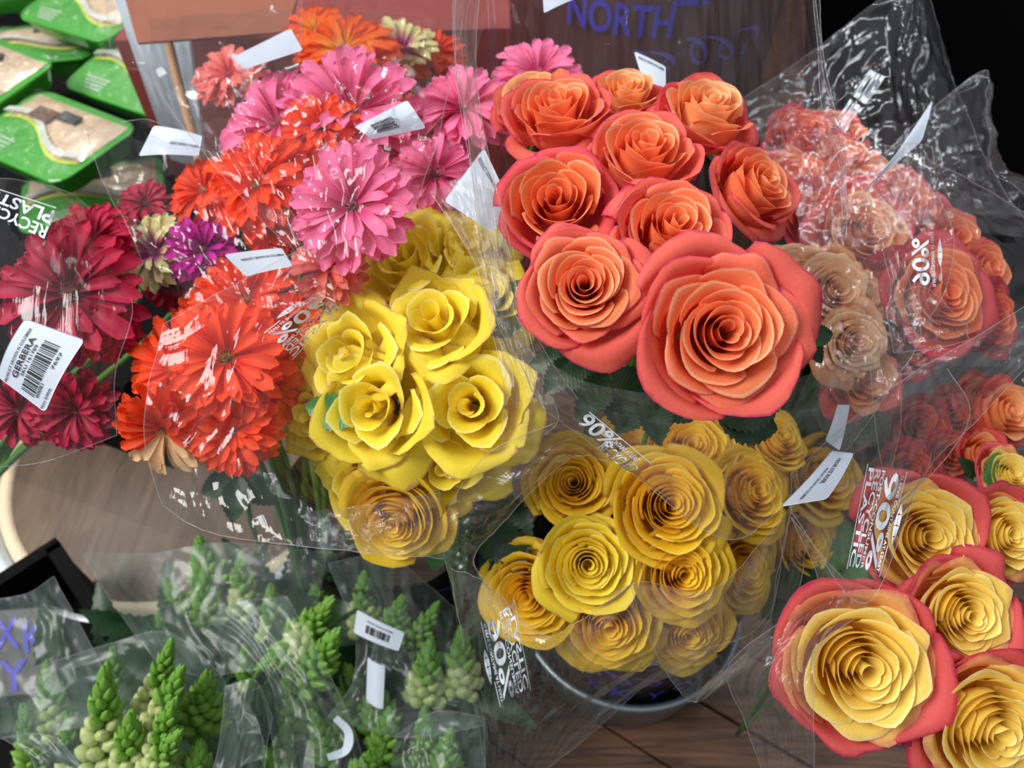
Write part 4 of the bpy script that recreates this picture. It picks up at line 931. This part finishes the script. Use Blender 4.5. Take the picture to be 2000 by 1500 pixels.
film(s, [[(1700,715,.40),(1780,705,.40),(1850,720,.40)], [(1705,790,.40),(1800,800,.395),(1895,800,.40)], [(1715,870,.405),(1790,890,.40),(1860,880,.41)], [(1730,945,.41),(1735,980,.41),(1740,1010,.415)]], M_film, 40, 50, .003, 3, 2, 8, 'lr')
label(s, [(1660,790,.405),(1640,880,.40),(1612,860,.405),(1636,790,.41)], None, .001)
label(s, [(1668,885,.40),(1615,975,.398),(1524,990,.40),(1625,880,.402)], {'lettering': [('FEOR DZ ROSE', .12, .45, .6, .58), ('PRODUCT GROWN IN COLOMBIA', .3, .28, .9, .36)]}, .002)
label(s, [(1058,-30,.56),(1130,-50,.56),(1122,-2,.56),(1062,26,.56)], None, .001)
label(s, [(1238,100,.57),(1300,130,.57),(1300,180,.56),(1256,160,.56)], {'lettering': [('PRODUCT GROWN IN COLOMBIA', .1, .78, .95, .88)]}, .001)
# --- left yellow sleeve
s = sleeve('clear sleeve around the lemon yellow roses, spread over the orange gerberas', (700, 900, .52))
bC, _ = film(s, [[(320,632,.455),(480,545,.46),(640,450,.465),(760,335,.48),(868,222,.50)], [(290,760,.44),(440,720,.435),(560,640,.45),(700,560,.49),(850,480,.53)], [(285,880,.44),(400,880,.43),(520,870,.44),(640,860,.50),(850,820,.55)], [(318,985,.44),(420,1042,.425),(600,1068,.415),(740,1084,.415),(866,1092,.425)]], M_film, 90, 90, .004, 5, 4, 11, 'tbl')
stick(s, bC, [(608,565,0),(505,640,0),(575,705,0),(672,600,0)], [(w_, 1-x1, y0, 1-x0, y1) for w_, x0, y0, x1, y1 in []] + LOGO_ITEMS, M_print, 'printed_logo')
film(s, [[(600,1000,.43),(720,985,.42),(860,960,.43)], [(605,1040,.42),(730,1040,.415),(865,1030,.42)], [(610,1070,.418),(740,1084,.412),(866,1092,.42)]], M_filmh, 50, 30, .003, 4, 2, 12, '')
film(s, [[(840,375,.455),(900,350,.45),(980,380,.45)], [(870,420,.45),(930,440,.445),(1000,480,.44)], [(930,520,.44),(970,560,.435),(1020,590,.43)], [(960,640,.435),(1000,660,.43),(1050,700,.42)], [(985,760,.43),(1040,790,.42),(1090,810,.41)], [(975,860,.44),(1020,860,.43),(1065,850,.42)]], M_filmv, 40, 80, .0035, 3, 6, 13, 'lr')
label(s, [(945,288,.452),(995,395,.45),(962,455,.45),(866,392,.452)][::1], {'lettering': [('PRODUCT GROWN IN COLOMBIA', .05, .80, .9, .87)]}, .001)
lb = s
# --- golden sleeve
s = sleeve('clear sleeve with a 90% print around the lower golden roses', (1150, 1400, .60))
bB, _ = film(s, [[(1085,826,.44),(955,885,.45),(880,985,.47),(864,1060,.48),(885,1160,.49),(905,1260,.50)], [(1150,850,.44),(1050,915,.45),(930,1010,.465),(895,1070,.47),(915,1140,.475),(950,1230,.48)], [(1190,900,.45),(1110,900,.46),(985,1020,.48),(928,1085,.475),(945,1135,.47),(1000,1205,.475)]], M_filmv, 90, 40, .004, 7, 3, 21, 'tb')
bB2, _ = film(s, [[(880,1110,.475),(945,1135,.465),(1055,1235,.455),(1130,1215,.45),(1240,1137,.455),(1400,1147,.465),(1545,985,.475)], [(895,1200,.49),(965,1230,.475),(1060,1290,.465),(1130,1300,.46),(1240,1240,.465),(1380,1240,.475),(1515,1140,.485)], [(915,1330,.53),(970,1350,.52),(1040,1370,.51),(1120,1360,.505),(1210,1320,.51),(1310,1300,.51),(1480,1225,.52)], [(940,1450,.58),(975,1450,.57),(1010,1440,.565),(1060,1425,.56),(1120,1390,.56),(1180,1375,.55),(1320,1290,.54)], [(955,1570,.62),(975,1570,.61),(990,1560,.61),(1010,1540,.60),(1040,1520,.59),(1080,1490,.585),(1160,1430,.57)]], M_filmv, 120, 110, .005, 9, 5, 22, 'tblr')
stick(s, bB2, [(926,1225,0),(966,1388,0),(1040,1345,0),(1008,1168,0)][::1], LOGO_ITEMS, M_print, 'printed_logo')
film(s, [[(1230,1140,.448),(1400,1148,.455),(1545,990,.465)], [(1260,1230,.46),(1390,1240,.462),(1520,1130,.475)], [(1300,1310,.48),(1420,1290,.48),(1495,1220,.49)], [(1345,1370,.50),(1358,1368,.50),(1365,1360,.50)]], M_filmv, 60, 70, .005, 5, 4, 23, 'lrb')
film(s, [[(1540,985,.46),(1560,1010,.46),(1575,1060,.47)], [(1520,1130,.48),(1545,1130,.48),(1560,1150,.48)], [(1480,1250,.50),(1500,1250,.50),(1510,1250,.50)], [(1350,1370,.52),(1370,1370,.52),(1380,1360,.52)]], M_filmv, 30, 70, .003, 3, 4, 24, 'r')
# --- red and yellow sleeve
s = sleeve('clear sleeve folded along the left of the yellow and red roses', (1560, 1400, .5))
film(s, [[(1545,1010,.43),(1610,1090,.425),(1692,1180,.42)], [(1600,1150,.425),(1640,1180,.42),(1680,1200,.415)], [(1530,1210,.42),(1570,1260,.41),(1600,1270,.40)], [(1425,1300,.44),(1520,1340,.41),(1590,1350,.395)], [(1450,1400,.46),(1530,1430,.43),(1590,1440,.41)], [(1500,1540,.48),(1550,1540,.45),(1590,1540,.43)]], M_filmv, 60, 90, .004, 4, 5, 31, 'tlr')
# --- crimson sleeve
s = sleeve('clear sleeve with the GERBERA label around the crimson gerberas', (100, 850, .55))
bD, _ = film(s, [[(-40,345,.50),(80,360,.52),(160,395,.55),(235,520,.56)], [(-40,520,.46),(80,500,.455),(170,520,.46),(258,610,.47)], [(-40,700,.445),(80,700,.435),(160,720,.44),(225,730,.46)], [(-40,915,.45),(70,905,.445),(150,880,.45),(228,850,.46)]], M_film, 70, 80, .003, 4, 4, 41, 'tbr')
stick(s, bD, [(85,470,0),(-60,400,0),(-30,360,0),(110,405,0)], [('PLASTIC', 0, .1, 1, .5), ('RECYCLED', 0, .58, 1, .95), rect(0, .0, 1, .03)], M_print, 'printed_logo')
label(s, [(-6,735,.425),(48,622,.425),(166,664,.425),(88,806,.425)], {'lettering': [('PRODUCT GROWN IN COLOMBIA', .02, .80, .90, .845), ('GERBERA', .16, .655, .80, .755), ('SKU 161789', .24, .57, .72, .62), ('00081', .10, .20, .30, .25), ('7697', .52, .17, .76, .22)], 'barcode': bars(.08, .27, .82, .53, 4, 34), 'small_print': [('Non Edible', .02, .06, .3, .10)]}, .003)
# --- pink sleeve
s = sleeve('clear sleeve over the pink gerberas with bright glints', (640, 300, .55))
film(s, [[(290,40,.60),(560,20,.58),(760,30,.58),(905,40,.60)], [(310,170,.52),(560,190,.49),(740,190,.49),(870,200,.52)], [(400,300,.47),(560,320,.46),(700,300,.45),(850,290,.47)], [(560,480,.47),(600,500,.45),(700,500,.435),(800,420,.46)]], M_film, 90, 90, .007, 7, 6, 51, 'lr')
label(s, [(795,195,.49),(832,250,.49),(725,272,.49),(692,248,.49)], {'barcode': bars(.3, .2, .8, .6, 3, 20)}, .002)
label(s, [(568,55,.58),(592,98,.57),(478,135,.57),(453,112,.58)], None, .002)
s = sleeve('clear sleeve over the magenta and orange gerberas with a tag corner', (330, 420, .58))
film(s, [[(172,264,.58),(290,235,.57),(400,295,.55),(520,330,.53)], [(215,385,.55),(330,390,.52),(450,420,.49),(600,470,.48)], [(250,440,.53),(360,480,.51),(480,520,.49),(640,540,.48)], [(300,570,.52),(400,590,.50),(500,600,.49),(660,600,.48)]], M_film, 70, 70, .006, 6, 4, 61, 'tlr')
label(s, [(300,245,.56),(395,265,.555),(388,305,.55),(270,305,.555)], {'lettering': [('PRODUCT GROWN IN COLOMBIA', .5, .4, .98, .5)]}, .004)
label(s, [(437,497,.475),(550,484,.47),(572,520,.47),(480,540,.475)], {'lettering': [('PRODUCT GROWN IN COLOMBIA', .2, .6, .98, .7)]}, .002)
s = sleeve('tall clear sleeve at the top left in front of the kraft sign', (400, 200, .70))
film(s, [[(205,-60,.70),(320,-60,.68),(460,-60,.68),(590,-60,.70)], [(225,120,.68),(330,110,.66),(450,100,.66),(585,110,.68)], [(290,150,.66),(360,200,.64),(450,220,.63),(560,230,.64)], [(400,330,.62),(450,350,.60),(500,370,.60),(560,380,.60)]], M_film, 60, 60, .004, 4, 3, 71, 'lr')
s = sleeve('clear sleeve at the top centre behind the pink gerberas', (800, 120, .8))
film(s, [[(580,-60,.80),(700,-60,.78),(850,-60,.78),(960,-40,.80)], [(585,90,.76),(700,80,.68),(800,90,.68),(930,100,.72)], [(600,220,.72),(720,170,.64),(800,190,.63),(900,230,.64)]], M_film, 60, 50, .006, 5, 3, 72, 'lr')
# --- right sleeves
s = sleeve('dark looking clear sleeve with two peaks at the upper right', (1750, 350, .62))
bH, _ = film(s, [[(1440,200,.68),(1590,100,.70),(1755,-30,.72),(1800,-30,.73),(1850,110,.73)], [(1480,270,.66),(1620,220,.66),(1760,150,.67),(1830,160,.67),(1890,230,.68)], [(1540,380,.62),(1660,350,.61),(1780,320,.61),(1850,330,.62),(1960,370,.62)], [(1580,500,.58),(1690,480,.57),(1800,440,.57),(1880,450,.58),(2030,470,.58)]], M_filmh, 80, 80, .005, 7, 5, 81, 'tr')
film(s, [[(1700,330,.58),(1790,240,.59),(1916,140,.60),(1925,200,.61)], [(1720,400,.57),(1800,330,.57),(1925,290,.58),(1940,330,.60)], [(1740,460,.56),(1830,430,.55),(1940,420,.56),(2060,430,.58)]], M_filmh, 60, 50, .008, 6, 4, 82, 'tlr')
stick(s, bH, [(1700,135,0),(1730,150,0),(1650,260,0),(1630,240,0)], [('RECYCLED', 0, .5, 1, 1), ('PLASTIC', 0, 0, 1, .45)], M_print, 'printed_logo')
s = sleeve('clear sleeve with a curled 90% print over the right coral roses', (1850, 650, .58))
film(s, [[(1560,300,.60),(1700,280,.58),(1850,330,.56),(2040,440,.55)], [(1560,450,.56),(1700,440,.54),(1850,460,.52),(2040,540,.52)], [(1580,620,.52),(1700,620,.51),(1850,640,.50),(2040,680,.50)], [(1600,760,.49),(1720,760,.48),(1850,720,.48),(2040,720,.49)]], M_film, 80, 80, .005, 6, 5, 83, 'tr')
bL, _ = film(s, [[(1760,283,.52),(1790,281,.515),(1821,289,.52)], [(1735,400,.50),(1800,380,.49),(1832,380,.50)], [(1722,470,.485),(1800,450,.475),(1862,460,.485)], [(1740,560,.475),(1800,555,.465),(1848,560,.475)], [(1730,610,.465),(1790,625,.46),(1810,630,.465)]], M_film, 40, 70, .003, 3, 3, 84, 'tlr')
stick(s, bL, [(1846,560,0),(1838,425,0),(1770,425,0),(1770,560,0)], [('SLEEVE CONTAINS AT LEAST', .0, .68, .8, .76), ('90%', .02, .15, .7, .62), rect(.1, .92, .5, .93)] + leafpoly(), M_print, 'printed_logo')
film(s, [[(1730,600,.455),(1800,560,.45),(1890,640,.455)], [(1745,690,.45),(1830,680,.445),(1892,665,.45)]], M_film, 50, 30, .003, 3, 2, 85, 'tblr')
label(s, [(1822,195,.56),(1800,275,.55),(1680,380,.53),(1745,310,.54)], None, .001)
s = sleeve('clear sleeve behind the small coral roses at the right edge', (1960, 760, .7))
film(s, [[(1880,620,.66),(1960,640,.66),(2050,600,.66)], [(1890,760,.64),(1960,760,.63),(2050,760,.64)], [(1800,950,.60),(1900,960,.58),(2050,950,.58)]], M_filmh, 50, 60, .007, 5, 4, 91, 'tl')
# --- tuberose sleeves
s = sleeve('milky green sleeve around the front tuberoses at the bottom left', (250, 1480, .66))
film(s, [[(95,1295,.68),(210,1258,.68),(325,1234,.68),(415,1300,.66),(450,1350,.66)], [(60,1360,.68),(200,1370,.68),(325,1370,.68),(430,1390,.65),(500,1400,.64)], [(20,1440,.68),(180,1500,.67),(325,1500,.66),(440,1500,.63),(520,1480,.62)]], M_filmm, 60, 50, .005, 4, 3, 101, 'tlr')
film(s, [[(3,1441,.60),(60,1432,.595),(115,1440,.59)], [(60,1480,.59),(120,1500,.585),(180,1520,.58)], [(80,1560,.585),(160,1560,.58),(230,1560,.575)]], M_filmm, 30, 30, .002, 3, 2, 102, 'tlr')
film(s, [[(440,1340,.60),(500,1330,.60),(530,1400,.61)], [(430,1440,.59),(480,1440,.585),(520,1470,.59)], [(400,1560,.58),(450,1560,.575),(510,1560,.58)]], M_filmm, 30, 40, .003, 3, 3, 103, 'tlr')
s = sleeve('milky pointed sleeve at the far bottom left over blue lettering', (80, 1400, .70))
film(s, [[(-40,1175,.72),(50,1160,.72),(106,1126,.71)], [(-40,1290,.70),(80,1290,.69),(165,1235,.70)], [(-40,1450,.68),(100,1430,.67),(255,1410,.68)]], M_filmm, 50, 50, .004, 3, 3, 104, 'tr')
s = sleeve('milky sleeve over the upper tuberoses beside the glints', (450, 1200, .75))
film(s, [[(160,1080,.80),(300,1080,.76),(440,1060,.76),(640,1080,.76)], [(230,1190,.76),(330,1200,.73),(450,1190,.73),(620,1190,.74)], [(310,1300,.72),(400,1320,.70),(500,1310,.69),(600,1320,.70)]], M_filmm, 70, 50, .003, 5, 3, 105, 'tbl')
film(s, [[(430,1080,.70),(560,1050,.70),(700,1060,.72)], [(440,1140,.70),(570,1130,.69),(700,1110,.71)]], M_filmh, 60, 30, .007, 6, 3, 106, '')
s = sleeve('milky sleeve around the central tuberoses with two curled strips', (620, 1350, .68))
film(s, [[(400,1230,.70),(450,1180,.70),(560,1165,.70)], [(500,1330,.67),(560,1300,.665),(640,1310,.67)], [(530,1440,.65),(620,1420,.645),(700,1450,.65)], [(540,1560,.63),(620,1560,.62),(720,1560,.63)]], M_filmm, 50, 70, .004, 4, 4, 107, 'tlr')
label(s, [(718,1282,.66),(752,1300,.65),(748,1385,.65),(715,1365,.66)], None, .004, 'paper_strip')
def strip(t, pts, w_, nm='paper_strip'):
    inv = MW[t.name].inverted(); n = 24; vs = []
    for k in range(n+1):
        c = crom(pts, k/n); c2 = crom(pts, min(1, k/n+.02)); c1 = crom(pts, max(0, k/n-.02)); dx, dy = c2[0]-c1[0], c2[1]-c1[1]; L = math.hypot(dx, dy) or 1
        ww = w_*(1-.25*abs(k/n*2-1))
        for sgn in (-1, 1): vs.append(inv @ P(c[0]-dy/L*ww*sgn, c[1]+dx/L*ww*sgn, c[2]+.004*sgn))
    n0 = len(vs); off = inv.to_3x3() @ D*.0004; vs += [v_+off for v_ in vs]
    obj(nm, mesh(nm, vs, gridf(2, n+1)+[tuple(reversed(q_)) for q_ in gridf(2, n+1, n0)], M_label), t, label='curled white strip')
strip(s, [(655,1402,.64),(680,1430,.635),(675,1465,.635),(640,1480,.64)], 9)
s = sleeve('milky sleeve with a barcode label around the right tuberoses', (800, 1350, .70))
film(s, [[(640,1100,.76),(760,1090,.76),(890,1190,.76)], [(690,1230,.71),(790,1230,.70),(900,1270,.71)], [(690,1330,.68),(800,1340,.67),(930,1380,.68)], [(640,1400,.66),(780,1440,.655),(945,1420,.66)]], M_filmm, 60, 70, .005, 4, 4, 108, 'tblr')
label(s, [(697,1190,.66),(790,1235,.655),(778,1272,.655),(690,1235,.66)], {'barcode': bars(.25, .25, .75, .6, 7, 20), 'lettering': [('PRODUCT GROWN IN COLOMBIA', .25, .72, .8, .8)]}, .003)
film(s, [[(770,1440,.66),(850,1390,.65),(945,1400,.65)], [(760,1560,.64),(850,1560,.63),(950,1560,.63)]], M_filmm, 40, 40, .004, 4, 3, 109, 'tr')
